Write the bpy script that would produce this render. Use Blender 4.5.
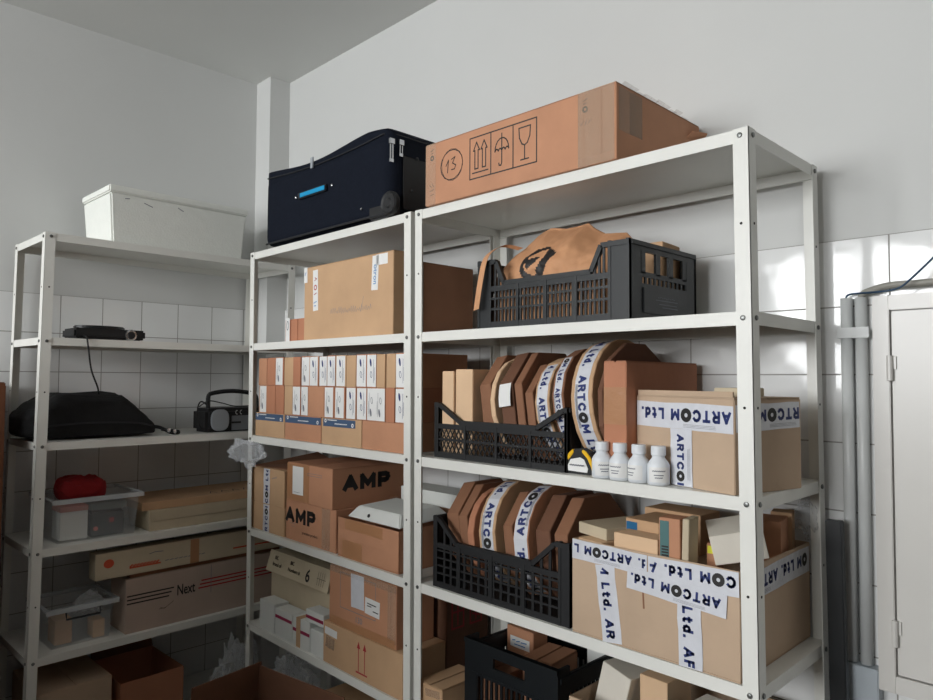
import bpy, bmesh, math, random
from math import sin, cos, pi, radians, sqrt
from mathutils import Vector, Matrix
random.seed(7)
C = bpy.context.scene.collection
for o in list(bpy.data.objects): bpy.data.objects.remove(o)
sc = bpy.context.scene

# ------------------------------------------------------------------ camera
CAM = Vector((0.5693, -1.3394, 1.52)); F = 702.1; YAW, PIT, ROL = 0.7908, 0.0413, 0.0056
fw = Vector((-sin(YAW)*cos(PIT), cos(YAW)*cos(PIT), sin(PIT)))
rt = Vector((cos(YAW), sin(YAW), 0)); up = rt.cross(fw)
R_ = rt*cos(ROL)+up*sin(ROL); U_ = up*cos(ROL)-rt*sin(ROL)
cd = bpy.data.cameras.new('camera'); cam = bpy.data.objects.new('camera', cd); C.objects.link(cam)
cd.sensor_width = 36; cd.lens = F/933*36; cd.clip_start = 0.02
m = Matrix((R_, U_, -fw)).transposed().to_4x4(); m.translation = CAM; cam.matrix_world = m
sc.camera = cam
# ------------------------------------------------------------------ world, light, exposure
w = bpy.data.worlds.new('sky'); sc.world = w; w.use_nodes = True
w.node_tree.nodes['Background'].inputs[0].default_value = (0.78, 0.88, 1, 1)
w.node_tree.nodes['Background'].inputs[1].default_value = 1.0
def area(name, loc, aim, sx, sy, power, col=(1, 1, 1)):
    l = bpy.data.lights.new(name, 'AREA'); l.shape = 'RECTANGLE'; l.size = sx; l.size_y = sy; l.energy = power; l.color = col
    o = bpy.data.objects.new(name, l); C.objects.link(o); o.location = loc
    o.rotation_euler = (Vector(aim)-Vector(loc)).to_track_quat('-Z', 'Y').to_euler(); return o
WX0, WX1, WZ0, WZ1, WY = -2.3, 0.5, 1.45, 2.80, -5.0          # window opening in the wall behind the camera
area('daylight_window', ((WX0+WX1)/2, WY-0.12, (WZ0+WZ1)/2), ((WX0+WX1)/2, 0, 2.1), WX1-WX0, WZ1-WZ0, 232, (.985, .993, 1))
sc.view_settings.view_transform = 'Standard'; sc.view_settings.look = 'None'; sc.view_settings.gamma = 1
sc.view_settings.use_curve_mapping = False; sc.view_settings.exposure = 0.0

# ------------------------------------------------------------------ materials
def lin(c):
    return tuple(((v/255)/12.92 if v/255 <= .04045 else ((v/255+.055)/1.055)**2.4) for v in c)+(1,)
MATS = {}
def mat(name, rgb, rough=.6, metal=0, noise=0, scale=20, bump=0, bscale=80, alpha=1, spec=.5, stretch=(1, 1, 1), trans=0):
    if name in MATS: return MATS[name]
    m = bpy.data.materials.new(name); m.use_nodes = True; nt = m.node_tree; b = nt.nodes['Principled BSDF']
    c = lin(rgb); b.inputs['Base Color'].default_value = c; b.inputs['Roughness'].default_value = rough
    b.inputs['Metallic'].default_value = metal; b.inputs['Alpha'].default_value = alpha
    b.inputs['Specular IOR Level'].default_value = spec; b.inputs['Transmission Weight'].default_value = trans
    tc = nt.nodes.new('ShaderNodeTexCoord'); mp = nt.nodes.new('ShaderNodeMapping'); mp.inputs['Scale'].default_value = stretch
    nt.links.new(tc.outputs['Object'], mp.inputs[0])
    if noise:
        n = nt.nodes.new('ShaderNodeTexNoise'); n.inputs['Scale'].default_value = scale; n.inputs['Detail'].default_value = 5
        nt.links.new(mp.outputs[0], n.inputs['Vector'])
        r = nt.nodes.new('ShaderNodeValToRGB'); r.color_ramp.elements[0].position = .3; r.color_ramp.elements[1].position = .7
        r.color_ramp.elements[0].color = tuple(v*(1-noise) for v in c[:3])+(1,); r.color_ramp.elements[1].color = tuple(min(1, v*(1+noise)) for v in c[:3])+(1,)
        nt.links.new(n.outputs['Fac'], r.inputs[0]); nt.links.new(r.outputs[0], b.inputs['Base Color'])
    if bump:
        n2 = nt.nodes.new('ShaderNodeTexNoise'); n2.inputs['Scale'].default_value = bscale; n2.inputs['Detail'].default_value = 3
        nt.links.new(mp.outputs[0], n2.inputs['Vector'])
        bp = nt.nodes.new('ShaderNodeBump'); bp.inputs['Strength'].default_value = bump; bp.inputs['Distance'].default_value = .004
        nt.links.new(n2.outputs['Fac'], bp.inputs['Height']); nt.links.new(bp.outputs[0], b.inputs['Normal'])
    MATS[name] = m; return m
def tilemat(name, axis, u0, v0, pu, pv, ztop):
    """glossy white wall tiles below ztop, matt paint above (a real change of surface)"""
    m = bpy.data.materials.new(name); m.use_nodes = True; nt = m.node_tree; N = nt.nodes; L = nt.links; b = N['Principled BSDF']
    g = N.new('ShaderNodeNewGeometry'); s = N.new('ShaderNodeSeparateXYZ'); L.new(g.outputs['Position'], s.inputs[0])
    def M(op, a, bb=None):
        n = N.new('ShaderNodeMath'); n.operation = op
        for i, v in enumerate((a, bb)):
            if v is None: continue
            if isinstance(v, (int, float)): n.inputs[i].default_value = v
            else: L.new(v, n.inputs[i])
        return n.outputs[0]
    def line(out, o, p):
        f = M('DIVIDE', M('SUBTRACT', out, o), p); f = M('FRACT', M('ADD', f, 100.5)); return M('LESS_THAN', M('ABSOLUTE', M('SUBTRACT', f, .5)), .0016/p)
    gr = M('MAXIMUM', line(s.outputs[axis], u0, pu), line(s.outputs['Z'], v0, pv))
    mx = N.new('ShaderNodeMix'); mx.data_type = 'RGBA'; L.new(gr, mx.inputs[0])
    mx.inputs[6].default_value = lin((226, 227, 226)); mx.inputs[7].default_value = lin((150, 148, 143))
    L.new(mx.outputs[2], b.inputs['Base Color'])
    L.new(M('ADD', M('MULTIPLY', gr, .6), .09), b.inputs['Roughness'])
    n2 = N.new('ShaderNodeTexNoise'); n2.inputs['Scale'].default_value = 7; L.new(g.outputs['Position'], n2.inputs['Vector'])
    h = M('SUBTRACT', M('MULTIPLY', n2.outputs['Fac'], .5), M('MULTIPLY', gr, .5))
    bp = N.new('ShaderNodeBump'); bp.inputs['Strength'].default_value = .35; bp.inputs['Distance'].default_value = .01
    L.new(h, bp.inputs['Height']); L.new(bp.outputs[0], b.inputs['Normal'])
    return m
PAINT = mat('wall_paint', (208, 209, 207), .85, noise=.02, scale=2, bump=.12, bscale=25)
CEIL = mat('ceiling_paint', (216, 217, 214), .9, noise=.03, scale=1.2)
DARKW = mat('dark_panelling', (88, 82, 76), .8)
FLOOR = mat('floor_tile', (74, 68, 62), .6, noise=.15, scale=8)
TILEB = tilemat('back_wall_tile', 'X', .131, 1.845, .157, .155, 1.845)
TILEL = tilemat('left_wall_tile', 'Y', -.06, 1.845, .156, .153, 1.845)
WHITEM = mat('white_enamel', (228, 228, 222), .38, noise=.03, scale=6)
BOLT = mat('zinc_bolt', (120, 122, 120), .35, metal=.9)
HOLE = mat('bolt_hole', (40, 38, 36), .8)
K_OR = mat('card_orange', (190, 138, 106), .8, noise=.07, scale=9, bump=.15, bscale=60)
K_ORD = mat('card_orange_deep', (182, 124, 94), .8, noise=.07, scale=9, bump=.15, bscale=60)
K_TAN = mat('card_tan', (196, 160, 124), .8, noise=.06, scale=9, bump=.15, bscale=60)
K_PALE = mat('card_pale', (190, 165, 140), .8, noise=.06, scale=9, bump=.15, bscale=60)
K_BEIGE = mat('card_beige', (196, 182, 156), .8, noise=.06, scale=9, bump=.15, bscale=60)
K_BRN = mat('card_brown', (140, 98, 72), .82, noise=.08, scale=9, bump=.15, bscale=60)
K_DBRN = mat('card_dark_brown', (112, 76, 56), .82, noise=.1, scale=9, bump=.2, bscale=60)
K_LITE = mat('card_whitish', (226, 220, 208), .75, noise=.05, scale=9, bump=.1)
K_CREAM = mat('card_cream', (222, 188, 152), .8, noise=.04, scale=9)
EDGE = mat('card_edge', (170, 130, 95), .85, noise=.15, scale=200)
WHITE = mat('white_paper', (232, 232, 230), .6)
WCARD = mat('white_card', (222, 224, 220), .55, noise=.03, scale=10)
TAPE = mat('printed_tape', (214, 216, 222), .22, noise=.04, scale=40, bump=.5, bscale=45)
CTAPE = mat('clear_tape', (215, 190, 165), .15, bump=.5, bscale=60, alpha=.28)
BTAPE = mat('brown_tape', (176, 128, 92), .3, bump=.2)
BLUETAPE = mat('blue_tape', (72, 94, 124), .4)
NAVY = mat('navy_ink', (38, 52, 110), .5)
INK = mat('black_ink', (34, 32, 32), .6)
GINK = mat('grey_ink', (120, 122, 130), .6)
REDINK = mat('red_ink', (170, 40, 45), .6)
MAG = mat('crimson_print', (150, 34, 72), .5)
ORINK = mat('orange_print', (200, 80, 50), .6)
BLUEINK = mat('blue_ink', (90, 140, 190), .6)
BLACKP = mat('black_plastic', (21, 25, 28), .42, noise=.1, scale=15)
BLACKP2 = mat('black_plastic_matt', (23, 24, 26), .6)
NAVYF = mat('navy_fabric', (19, 24, 35), .9, spec=.15, noise=.15, scale=120, bump=.25, bscale=400)
NAVYT = mat('dark_trim', (16, 19, 26), .55)
CYAN = mat('cyan_strip', (0, 150, 200), .4)
CHROME = mat('chrome', (200, 202, 205), .2, metal=1)
KRAFT = mat('kraft_paper', (200, 148, 108), .75, noise=.06, scale=12, bump=.4, bscale=25)
RIMC = mat('clear_plastic_rim', (225, 232, 236), .2, alpha=.5)
CLEAR = mat('clear_plastic', (225, 232, 236), .15, alpha=.12, bump=.15, bscale=12)
CLEAR2 = mat('clear_film', (236, 240, 244), .1, alpha=.26, bump=.4, bscale=30)
BOTTLE = mat('white_bottle_plastic', (226, 230, 234), .3)
YEL = mat('yellow_plastic', (235, 185, 20), .4)
REDC = mat('red_cloth', (142, 18, 24), .9, bump=.3, bscale=60)
BLKF = mat('black_fabric', (20, 20, 22), .9, noise=.2, scale=60, bump=.5, bscale=90)
EPS = mat('white_foam', (232, 234, 228), .75, noise=.02, scale=30, bump=.3, bscale=150)
GREYM = mat('grey_enamel', (205, 203, 198), .3, noise=.03, scale=3, bump=.1, bscale=9)
CONDM = mat('grey_pvc', (208, 211, 210), .35, noise=.03, scale=6)
CABLEB = mat('blue_cable_sheath', (20, 60, 90), .4)
CABLEG = mat('grey_cable_sheath', (150, 148, 140), .5)
CABLEK = mat('black_cable_sheath', (18, 18, 18), .5)
WOOD = mat('brown_wood', (112, 66, 40), .5, noise=.2, scale=4, stretch=(8, 8, .6))
SILV = mat('silver_plastic', (170, 176, 182), .3, metal=.3)
TEAL = mat('teal_print', (70, 110, 110), .6)
BLUEC = mat('blue_card', (20, 95, 140), .5)
YELLAB = mat('yellow_label', (225, 225, 60), .6)
GUN = mat('grey_translucent_lid', (95, 102, 100), .5)

# ------------------------------------------------------------------ mesh builder
class MB:
    def __init__(s): s.v = []; s.f = []; s.m = []
    def add(s, vs, fs, mi=0, M=None):
        b = len(s.v)
        for p in vs: s.v.append(tuple(M @ Vector(p)) if M is not None else tuple(p))
        for f in fs: s.f.append(tuple(i+b for i in f)); s.m.append(mi)
        return s
    def box(s, x0, x1, y0, y1, z0, z1, mi=0, M=None):
        if x0 > x1: x0, x1 = x1, x0
        if y0 > y1: y0, y1 = y1, y0
        if z0 > z1: z0, z1 = z1, z0
        vs = [(x0, y0, z0), (x1, y0, z0), (x1, y1, z0), (x0, y1, z0), (x0, y0, z1), (x1, y0, z1), (x1, y1, z1), (x0, y1, z1)]
        return s.add(vs, [(0, 3, 2, 1), (4, 5, 6, 7), (0, 1, 5, 4), (1, 2, 6, 5), (2, 3, 7, 6), (3, 0, 4, 7)], mi, M)
    def bar(s, p, q, w, t, mi=0, nrm=(0, 1, 0)):
        """box from p to q, w wide across, t thick along nrm"""
        p = Vector(p); q = Vector(q); d = (q-p); n = Vector(nrm).normalized()
        if d.length < 1e-6: return s
        dn = d.normalized(); a = dn.cross(n).normalized()*w/2; n = n*t/2
        vs = [p-a-n, p+a-n, p+a+n, p-a+n, q-a-n, q+a-n, q+a+n, q-a+n]
        return s.add(vs, [(0, 3, 2, 1), (4, 5, 6, 7), (0, 1, 5, 4), (1, 2, 6, 5), (2, 3, 7, 6), (3, 0, 4, 7)], mi)
    def prism(s, pts, h0, h1, mi=0, M=None):
        """2D outline extruded from h0 to h1 along z (then M)"""
        n = len(pts); vs = [(x, y, h0) for x, y in pts]+[(x, y, h1) for x, y in pts]
        fs = [tuple(range(n))[::-1], tuple(range(n, 2*n))]+[(i, (i+1) % n, (i+1) % n+n, i+n) for i in range(n)]
        return s.add(vs, fs, mi, M)
    def lathe(s, prof, n=20, mi=0, M=None):
        vs = []; fs = []
        for r, z in prof:
            for k in range(n): vs.append((r*cos(2*pi*k/n), r*sin(2*pi*k/n), z))
        for i in range(len(prof)-1):
            for k in range(n):
                a = i*n+k; b = i*n+(k+1) % n; fs.append((a, b, b+n, a+n))
        fs.append(tuple(range(n))[::-1]); fs.append(tuple(range((len(prof)-1)*n, len(prof)*n)))
        return s.add(vs, fs, mi, M)
    def tube(s, path, r, n=8, mi=0):
        P = [Vector(p) for p in path]; vs = []; fs = []; prev = None
        for i, p in enumerate(P):
            t = (P[min(i+1, len(P)-1)]-P[max(i-1, 0)]).normalized()
            a = prev if prev is not None else (Vector((0, 0, 1)) if abs(t.z) < .9 else Vector((1, 0, 0)))
            a = (a-t*a.dot(t)).normalized(); b = t.cross(a); prev = a
            for k in range(n): vs.append(p+(a*cos(2*pi*k/n)+b*sin(2*pi*k/n))*r)
        for i in range(len(P)-1):
            for k in range(n):
                x = i*n+k; y = i*n+(k+1) % n; fs.append((x, y, y+n, x+n))
        fs.append(tuple(range(n))[::-1]); fs.append(tuple(range((len(P)-1)*n, len(P)*n)))
        return s.add(vs, fs, mi)
    def build(s, name, mats, parent=None, smooth=False, bevel=0, loc=None, rz=0, rot=None):
        me = bpy.data.meshes.new(name); me.from_pydata(s.v, [], s.f)
        if not isinstance(mats, (list, tuple)): mats = [mats]
        for x in mats: me.materials.append(x)
        for p, mi in zip(me.polygons, s.m): p.material_index = mi; p.use_smooth = smooth
        if bevel:
            bm = bmesh.new(); bm.from_mesh(me)
            es = [e for e in bm.edges if len(e.link_faces) == 2 and e.calc_face_angle(0) > .7]
            bmesh.ops.bevel(bm, geom=es, offset=bevel, segments=2, affect='EDGES', clamp_overlap=True); bm.to_mesh(me); bm.free()
        me.update()
        o = bpy.data.objects.new(name, me); C.objects.link(o)
        if parent: o.parent = parent
        if loc is not None: o.location = loc
        o.rotation_euler = rot if rot is not None else (0, 0, rz)
        return o
def curve_pts(pts, k=6):
    """Catmull-Rom through the points"""
    P = [Vector(p) for p in pts]; P = [P[0]*2-P[1]]+P+[P[-1]*2-P[-2]]; out = []
    for i in range(1, len(P)-2):
        for j in range(k):
            t = j/k; a, b, c, d = P[i-1:i+3]
            out.append(.5*((2*b)+(c-a)*t+(2*a-5*b+4*c-d)*t*t+(3*b-a-3*c+d)*t**3))
    return out+[P[-2]]
def tag(o, label, cat, group=None, kind=None):
    if label: o['label'] = label
    if cat: o['category'] = cat
    if group: o['group'] = group
    if kind: o['kind'] = kind
    return o
def empty(name, loc, rz=0, rot=None):
    o = bpy.data.objects.new(name, None); C.objects.link(o); o.location = loc; o.empty_display_size = .05
    o.rotation_euler = rot if rot is not None else (0, 0, rz); return o
# ------------------------------------------------------------------ lettering
_tc = {}
def text_mesh(txt, size, bold=.0):
    k = (txt, size, bold)
    if k not in _tc:
        cu = bpy.data.curves.new('t', 'FONT'); cu.body = txt; cu.size = size; cu.offset = bold*size; cu.resolution_u = 3
        ob = bpy.data.objects.new('t', cu); C.objects.link(ob); bpy.context.view_layer.update()
        me = bpy.data.meshes.new_from_object(ob.evaluated_get(bpy.context.evaluated_depsgraph_get()))
        vs = [(v.co.x, v.co.y) for v in me.vertices]; fs = [tuple(p.vertices) for p in me.polygons]
        bpy.data.objects.remove(ob); bpy.data.curves.remove(cu); bpy.data.meshes.remove(me)
        x0 = min(v[0] for v in vs); x1 = max(v[0] for v in vs); y0 = min(v[1] for v in vs); y1 = max(v[1] for v in vs)
        _tc[k] = ([(x-x0, y) for x, y in vs], fs, x1-x0, y1-y0)
    return _tc[k]
def ring2d(cx, cy, r0, r1, n=16):
    vs = []; fs = []
    for k in range(n):
        a = 2*pi*k/n; vs += [(cx+r1*cos(a), cy+r1*sin(a)), (cx+r0*cos(a), cy+r0*sin(a))]
    for k in range(n): i = 2*k; j = 2*((k+1) % n); fs.append((i, j, j+1, i+1))
    return vs, fs
GL = {'A': (.84, [[(0, 0), (.42, 1), (.84, 0)], [(.17, .3), (.67, .3)]]), 'R': (.70, [[(0, 0), (0, 1), (.46, 1), (.64, .9), (.66, .74), (.6, .58), (.44, .5), (0, .5)], [(.36, .5), (.70, 0)]]),
  'T': (.76, [[(0, 1), (.76, 1)], [(.38, 1), (.38, 0)]]), 'C': (.78, [[(.78, .80), (.62, .96), (.4, 1), (.18, .9), (.03, .7), (0, .5), (.03, .3), (.18, .1), (.4, 0), (.62, .04), (.78, .2)]]),
  'M': (.92, [[(0, 0), (0, 1), (.46, .28), (.92, 1), (.92, 0)]]), 'L': (.56, [[(0, 1), (0, 0), (.56, 0)]]), 't': (.42, [[(.17, .95), (.17, .12), (.28, 0), (.42, .0)], [(0, .66), (.42, .66)]]),
  'd': (.56, [[(.56, 1), (.56, 0)], [(.56, .55), (.3, .66), (.1, .58), (0, .33), (.1, .08), (.3, 0), (.56, .1)]]), '.': (.06, [[(0, .0), (.06, .0)]]), 'P': (.70, [[(0, 0), (0, 1), (.48, 1), (.66, .9), (.70, .72), (.62, .54), (.46, .44), (0, .44)]]), ' ': (.3, [])}
def glyphs(txt, h, th, sx=1, gap=.16):
    """stroke-built lettering: cap height h, stroke th"""
    x = 0; lines = []
    for ch in txt:
        wd, ls = GL[ch]; hh = h-th
        for l in ls: lines.append([(x+th/2+a*hh*sx, th/2+c*hh) for a, c in l])
        x += wd*hh*sx+th+gap*h
    v, f = strokes2d(lines, th); return v, f, x-gap*h
def word2d(size):
    """the tape's print: ARTC, a heavy ring for the O, M Ltd.  -> list of (verts, faces, mat), length"""
    out = []; h = size*.74; x = 0; th = h*.25
    v, f, wd = glyphs('ARTC', h, th); out.append(([(a+x, b) for a, b in v], f, 0)); x += wd+h*.16
    v, f = ring2d(x+h*.56, h*.5, h*.17, h*.58); out.append((v, f, 1)); x += h*1.28
    v, f, wd = glyphs('M Ltd.', h, th); out.append(([(a+x, b) for a, b in v], f, 0)); x += wd
    return out, x
def strokes2d(lines, wd):
    vs = []; fs = []
    for ln in lines:
        for (x0, y0), (x1, y1) in zip(ln[:-1], ln[1:]):
            d = Vector((x1-x0, y1-y0)); 
            if d.length < 1e-6: continue
            d.normalize(); e = d*wd*.4; nx, ny = -d.y*wd/2, d.x*wd/2; b = len(vs)
            vs += [(x0-e.x+nx, y0-e.y+ny), (x0-e.x-nx, y0-e.y-ny), (x1+e.x-nx, y1+e.y-ny), (x1+e.x+nx, y1+e.y+ny)]
            fs.append((b, b+1, b+2, b+3))
    return vs, fs
# a face frame: (u, v) on a face -> 3D with an offset off the face
def frame(dims, face):
    w_, d_, h_ = dims
    if face == 'front': return lambda u, v, o: (u, -d_/2-o, v)
    if face == 'right': return lambda u, v, o: (w_/2+o, u, v)
    if face == 'left': return lambda u, v, o: (-w_/2-o, -u, v)
    if face == 'top': return lambda u, v, o: (u, v, h_+o)
def put2d(mb, fr, v2, f2, mi=0, cu=0, cv=0, ang=0, off=.001):
    ca, sa = cos(ang), sin(ang)
    mb.add([fr(cu+x*ca-y*sa, cv+x*sa+y*ca, off) for x, y in v2], f2, mi)
def patch(mb, fr, cu, cv, wd, ht, ang=0, mi=0, off=.0, th=.0005, wob=0):
    n = 6 if wob else 1; top = []; bot = []
    for i in range(n+1):
        x = -wd/2+wd*i/n; top.append((x, ht/2+random.uniform(-wob, wob))); bot.append((x, -ht/2+random.uniform(-wob, wob)))
    out = bot+top[::-1]; ca, sa = cos(ang), sin(ang); N = len(out)
    P = [(cu+x*ca-y*sa, cv+x*sa+y*ca) for x, y in out]
    vs = [fr(a, b, off) for a, b in P]+[fr(a, b, off+th) for a, b in P]
    k = n+1
    fs = [(i, i+1, N-2-i, N-1-i) for i in range(n)]
    fs2 = [tuple(N+j for j in f) for f in fs]
    mb.add(vs, [f[::-1] for f in fs]+fs2+[(i, (i+1) % N, (i+1) % N+N, i+N) for i in range(N)], mi)
def tape(root, dims, face, cu, cv, length, width, ang=0, start=0, size=None, name='packing_tape', off=.0, rep=1.08, label=None, flip=False, maxu=None):
    """strip of printed tape; words run along it"""
    fr = frame(dims, face); mb = MB(); patch(mb, fr, cu, cv, length, width, ang, 0, off, wob=.0012)
    size = size or width*.62; wds, L = word2d(size)
    a2 = ang+(pi if flip else 0); ca, sa = cos(a2), sin(a2)
    x = -length/2-start*L
    while x < length/2:
        if x+L > -length/2:
            for vs, fs, mi in wds:
                # clip whole letters that leave the strip
                keep = []
                for f in fs:
                    if all(-length/2+.001 < vs[i][0]+x < length/2-.001 for i in f): keep.append(f)
                V = [(a+x, b-size*.45) for a, b in vs]
                put2d(mb, fr, V, keep, 1+mi, cu, cv, a2, off+.0009)
        # fine print: thin grey rules
        for q in range(3):
            yy = width*(.40-.05*q)
            v, f = strokes2d([[(x+L*.15+.001*q, yy), (x+L*.5, yy)]], width*.012)
            if x+L*.15 > -length/2 and x+L*.5 < length/2: put2d(mb, fr, v, f, 3, cu, cv, a2, off+.0009)
        x += L*rep
    o = mb.build(name, [TAPE, NAVY, INK, GINK], root); return o
def strip(root, dims, face, cu, cv, wd, ht, ang=0, m_=None, name='tape_strip', off=.0, wob=.0012, label=None):
    mb = MB(); patch(mb, frame(dims, face), cu, cv, wd, ht, ang, 0, off, wob=wob if m_ in (None, CTAPE) else wob*.25)
    o = mb.build(name, [m_ or CTAPE], root)
    if label: o['label'] = label
    return o
def printed(root, dims, face, items, m_=INK, name='printed_mark', off=.0002):
    """items: ('t', txt, cu, cv, size, ang, bold) centred text | ('s', lines, width) | ('r', cx, cy, r0, r1)"""
    mb = MB(); fr = frame(dims, face)
    for it in items:
        if it[0] == 'g':
            _, txt, cu, cv, h, th, sx = it; v, f, wd = glyphs(txt, h, th, sx); put2d(mb, fr, [(x-wd/2, y-h/2) for x, y in v], f, 0, cu, cv, 0, off)
        elif it[0] == 't':
            _, txt, cu, cv, size, ang, bold = it; v, f, wd, ht = text_mesh(txt, size, bold)
            put2d(mb, fr, [(x-wd/2, y-size*.35) for x, y in v], f, 0, cu, cv, ang, off)
        elif it[0] == 's': v, f = strokes2d(it[1], it[2]); put2d(mb, fr, v, f, 0, off=off)
        elif it[0] == 'r': v, f = ring2d(*it[1:]); put2d(mb, fr, v, f, 0, off=off)
        elif it[0] == 'p': put2d(mb, fr, it[1], [tuple(range(len(it[1])))], 0, off=off)
    return mb.build(name, [m_], root)
def ellipse(cx, cy, a, b, rot=0, n=14):
    return [(cx+a*cos(t)*cos(rot)-b*sin(t)*sin(rot), cy+a*cos(t)*sin(rot)+b*sin(t)*cos(rot)) for t in [2*pi*i/n for i in range(n+1)]]

# ------------------------------------------------------------------ room shell
TH = .12; BY = .41; LX = -2.56; CZ = 2.955; RX = 1.9; FY = WY
def struct(name, mb, m_, bevel=0): return tag(mb.build(name, m_, bevel=bevel), None, None, kind='structure')
struct('floor', MB().box(LX-TH, RX+TH, FY-TH, BY+TH, -.1, 0), FLOOR)
struct('ceiling', MB().box(LX-TH, RX+TH, FY-TH, BY+TH, CZ, CZ+.1), CEIL)
struct('wall_back', MB().box(LX-TH, RX+TH, BY, BY+TH, 0, CZ), PAINT)
struct('wall_left', MB().box(LX-TH, LX, FY, BY, 0, CZ), PAINT)
struct('wall_right', MB().box(RX, RX+TH, FY, BY, 0, CZ), DARKW)
b = MB()
b.box(LX-TH, WX0, FY-TH, FY, 0, CZ); b.box(WX1, RX+TH, FY-TH, FY, 0, CZ); b.box(WX0, WX1, FY-TH, FY, 0, WZ0); b.box(WX0, WX1, FY-TH, FY, WZ1, CZ)
struct('wall_front', b, DARKW)
b = MB()
for x in (WX0, WX0+.72, (WX0+WX1)/2-.03, WX0+1.98, WX1-.06): b.box(x, x+.06, FY-.08, FY-.03, WZ0, WZ1)
for z in (WZ0, WZ1-.06): b.box(WX0, WX1, FY-.08, FY-.03, z, z+.06)
struct('window_1', b, WHITEM)
struct('wall_light_blocker', MB().box(LX, -.88, -2.05, -1.93, 0, 1.60), DARKW)   # unseen light blocker, added behind the camera to shade the lower left shelves
PX = -2.43; PY = .305
struct('wall_pillar', MB().box(LX, PX, PY, BY, 0, CZ), PAINT)
TT = 1.845
struct('trim_1', MB().box(PX, RX, BY-.008, BY, 0, TT), TILEB)     # tiled dado on the back wall
struct('trim_2', MB().box(LX, LX+.008, FY, PY, 0, TT), TILEL)     # tiled dado on the left wall

# ------------------------------------------------------------------ shelving
SZ = [2.003, 1.642, 1.282, .9225, .561, .195]    # shelf bolt heights (centre of the lip)
S = [z+.013 for z in SZ]                          # top surface of each shelf
PW_ = .032; ST = .0016
class Rack:
    def __init__(s, name, label, org, th, L, D, shear, skip=None):
        s.o = Vector((org[0], org[1], 0)); s.th = th; s.L = L; s.D = D; s.sh = shear
        e = empty('metal_shelving_unit', (org[0], org[1], 0), th); tag(e, label, 'shelf unit', 'white metal shelving units')
        zt = S[0]+.001
        def sx(z): return shear*(z-1.3)
        for (cx, cy) in ((0, 0), (1, 0), (0, 1), (1, 1)):
            b = MB(); x = cx*L; y = cy*D; dx = 1 if cx == 0 else -1; dy = 1 if cy == 0 else -1
            for z0, z1 in ((0, zt),):
                a0, a1 = sx(z0), sx(z1)
                for (xa, xb, ya, yb) in ((x, x+dx*PW_, y, y+dy*ST), (x, x+dx*ST, y, y+dy*PW_)):
                    xa, xb = min(xa, xb), max(xa, xb); ya, yb = min(ya, yb), max(ya, yb)
                    b.add([(xa+a0, ya, z0), (xb+a0, ya, z0), (xb+a0, yb, z0), (xa+a0, yb, z0), (xa+a1, ya, z1), (xb+a1, ya, z1), (xb+a1, yb, z1), (xa+a1, yb, z1)],
                          [(0, 3, 2, 1), (4, 5, 6, 7), (0, 1, 5, 4), (1, 2, 6, 5), (2, 3, 7, 6), (3, 0, 4, 7)], 0)
            for k in range(5):   # punched holes midway between shelves
                z = (SZ[k]+SZ[k+1])/2+.005; r = .0028
                for M in (Matrix.Translation((x+dx*.018+sx(z), y-dy*.0004, z)) @ Matrix.Rotation(pi/2, 4, 'X'),
                          Matrix.Translation((x-dx*.0004+sx(z), y+dy*.018, z)) @ Matrix.Rotation(pi/2, 4, 'Y')):
                    b.prism([(r*cos(2*pi*i/8), r*sin(2*pi*i/8)) for i in range(8)], -.0004, .0004, 1, M)
            b.build('post', [WHITEM, HOLE], e)
        bm = MB().lathe([(.0052, 0), (.0055, .0012), (.0045, .003), (.002, .0036)], 10)
        proto = None
        for k, z in enumerate(SZ):
            a = sx(z); b = MB(); i = ST+.0002; h = .013
            b.box(i, L-i, i, D-i, z+h-.0012, z+h)                                    # sheet
            b.box(i, L-i, i, i+.0012, z-h, z+h-.0013); b.box(i, L-i, D-i-.0012, D-i, z-h, z+h-.0013)
            b.box(i, i+.0012, i+.0013, D-i-.0013, z-h, z+h-.0013); b.box(L-i-.0012, L-i, i+.0013, D-i-.0013, z-h, z+h-.0013)
            for y0, y1 in ((i, i+.008), (D-i-.008, D-i)): b.box(i, L-i, y0, y1, z-h-.0012, z-h)   # returned hem
            sh = b.build('shelf', WHITEM, e, loc=(a, 0, 0))
            for cx in (0, 1):
                for cy in (0, 1):
                    x = cx*L; y = cy*D; dx = 1 if cx == 0 else -1; dy = 1 if cy == 0 else -1
                    for q_, (p, rot) in enumerate((((x+dx*.018, y, z), (dy*pi/2, 0, 0)), ((x, y+dy*.018, z), (0, -dx*pi/2, 0)))):
                        if q_ == 1 and skip == cx: continue
                        if proto is None: q = bm.build('bolt', BOLT, sh, smooth=False); proto = q
                        else: q = proto.copy(); C.objects.link(q); q.parent = sh
                        q.location = p; q.rotation_euler = rot
        s.e = e
    def W(s, x, y):   # rack plan -> world plan
        return (s.o.x+cos(s.th)*x-sin(s.th)*y, s.o.y+sin(s.th)*x+cos(s.th)*y)
RD = .3715
R2 = Rack('r2', 'right-hand white metal shelving unit holding the crates of reels and taped cartons', (-1.0, 0), 0, 1.0, RD, -.0081, skip=0)
R1 = Rack('r1', 'middle white metal shelving unit under the navy suitcase, with rows of small boxes', (-1.0093-1.0004, .0043), -.009, 1.0, RD, -.011, skip=1)
R0 = Rack('r0', 'left white metal shelving unit against the left wall, under the white foam box', (-2.139, -.6965), pi/2+.0257, .985, RD, .011)

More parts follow.
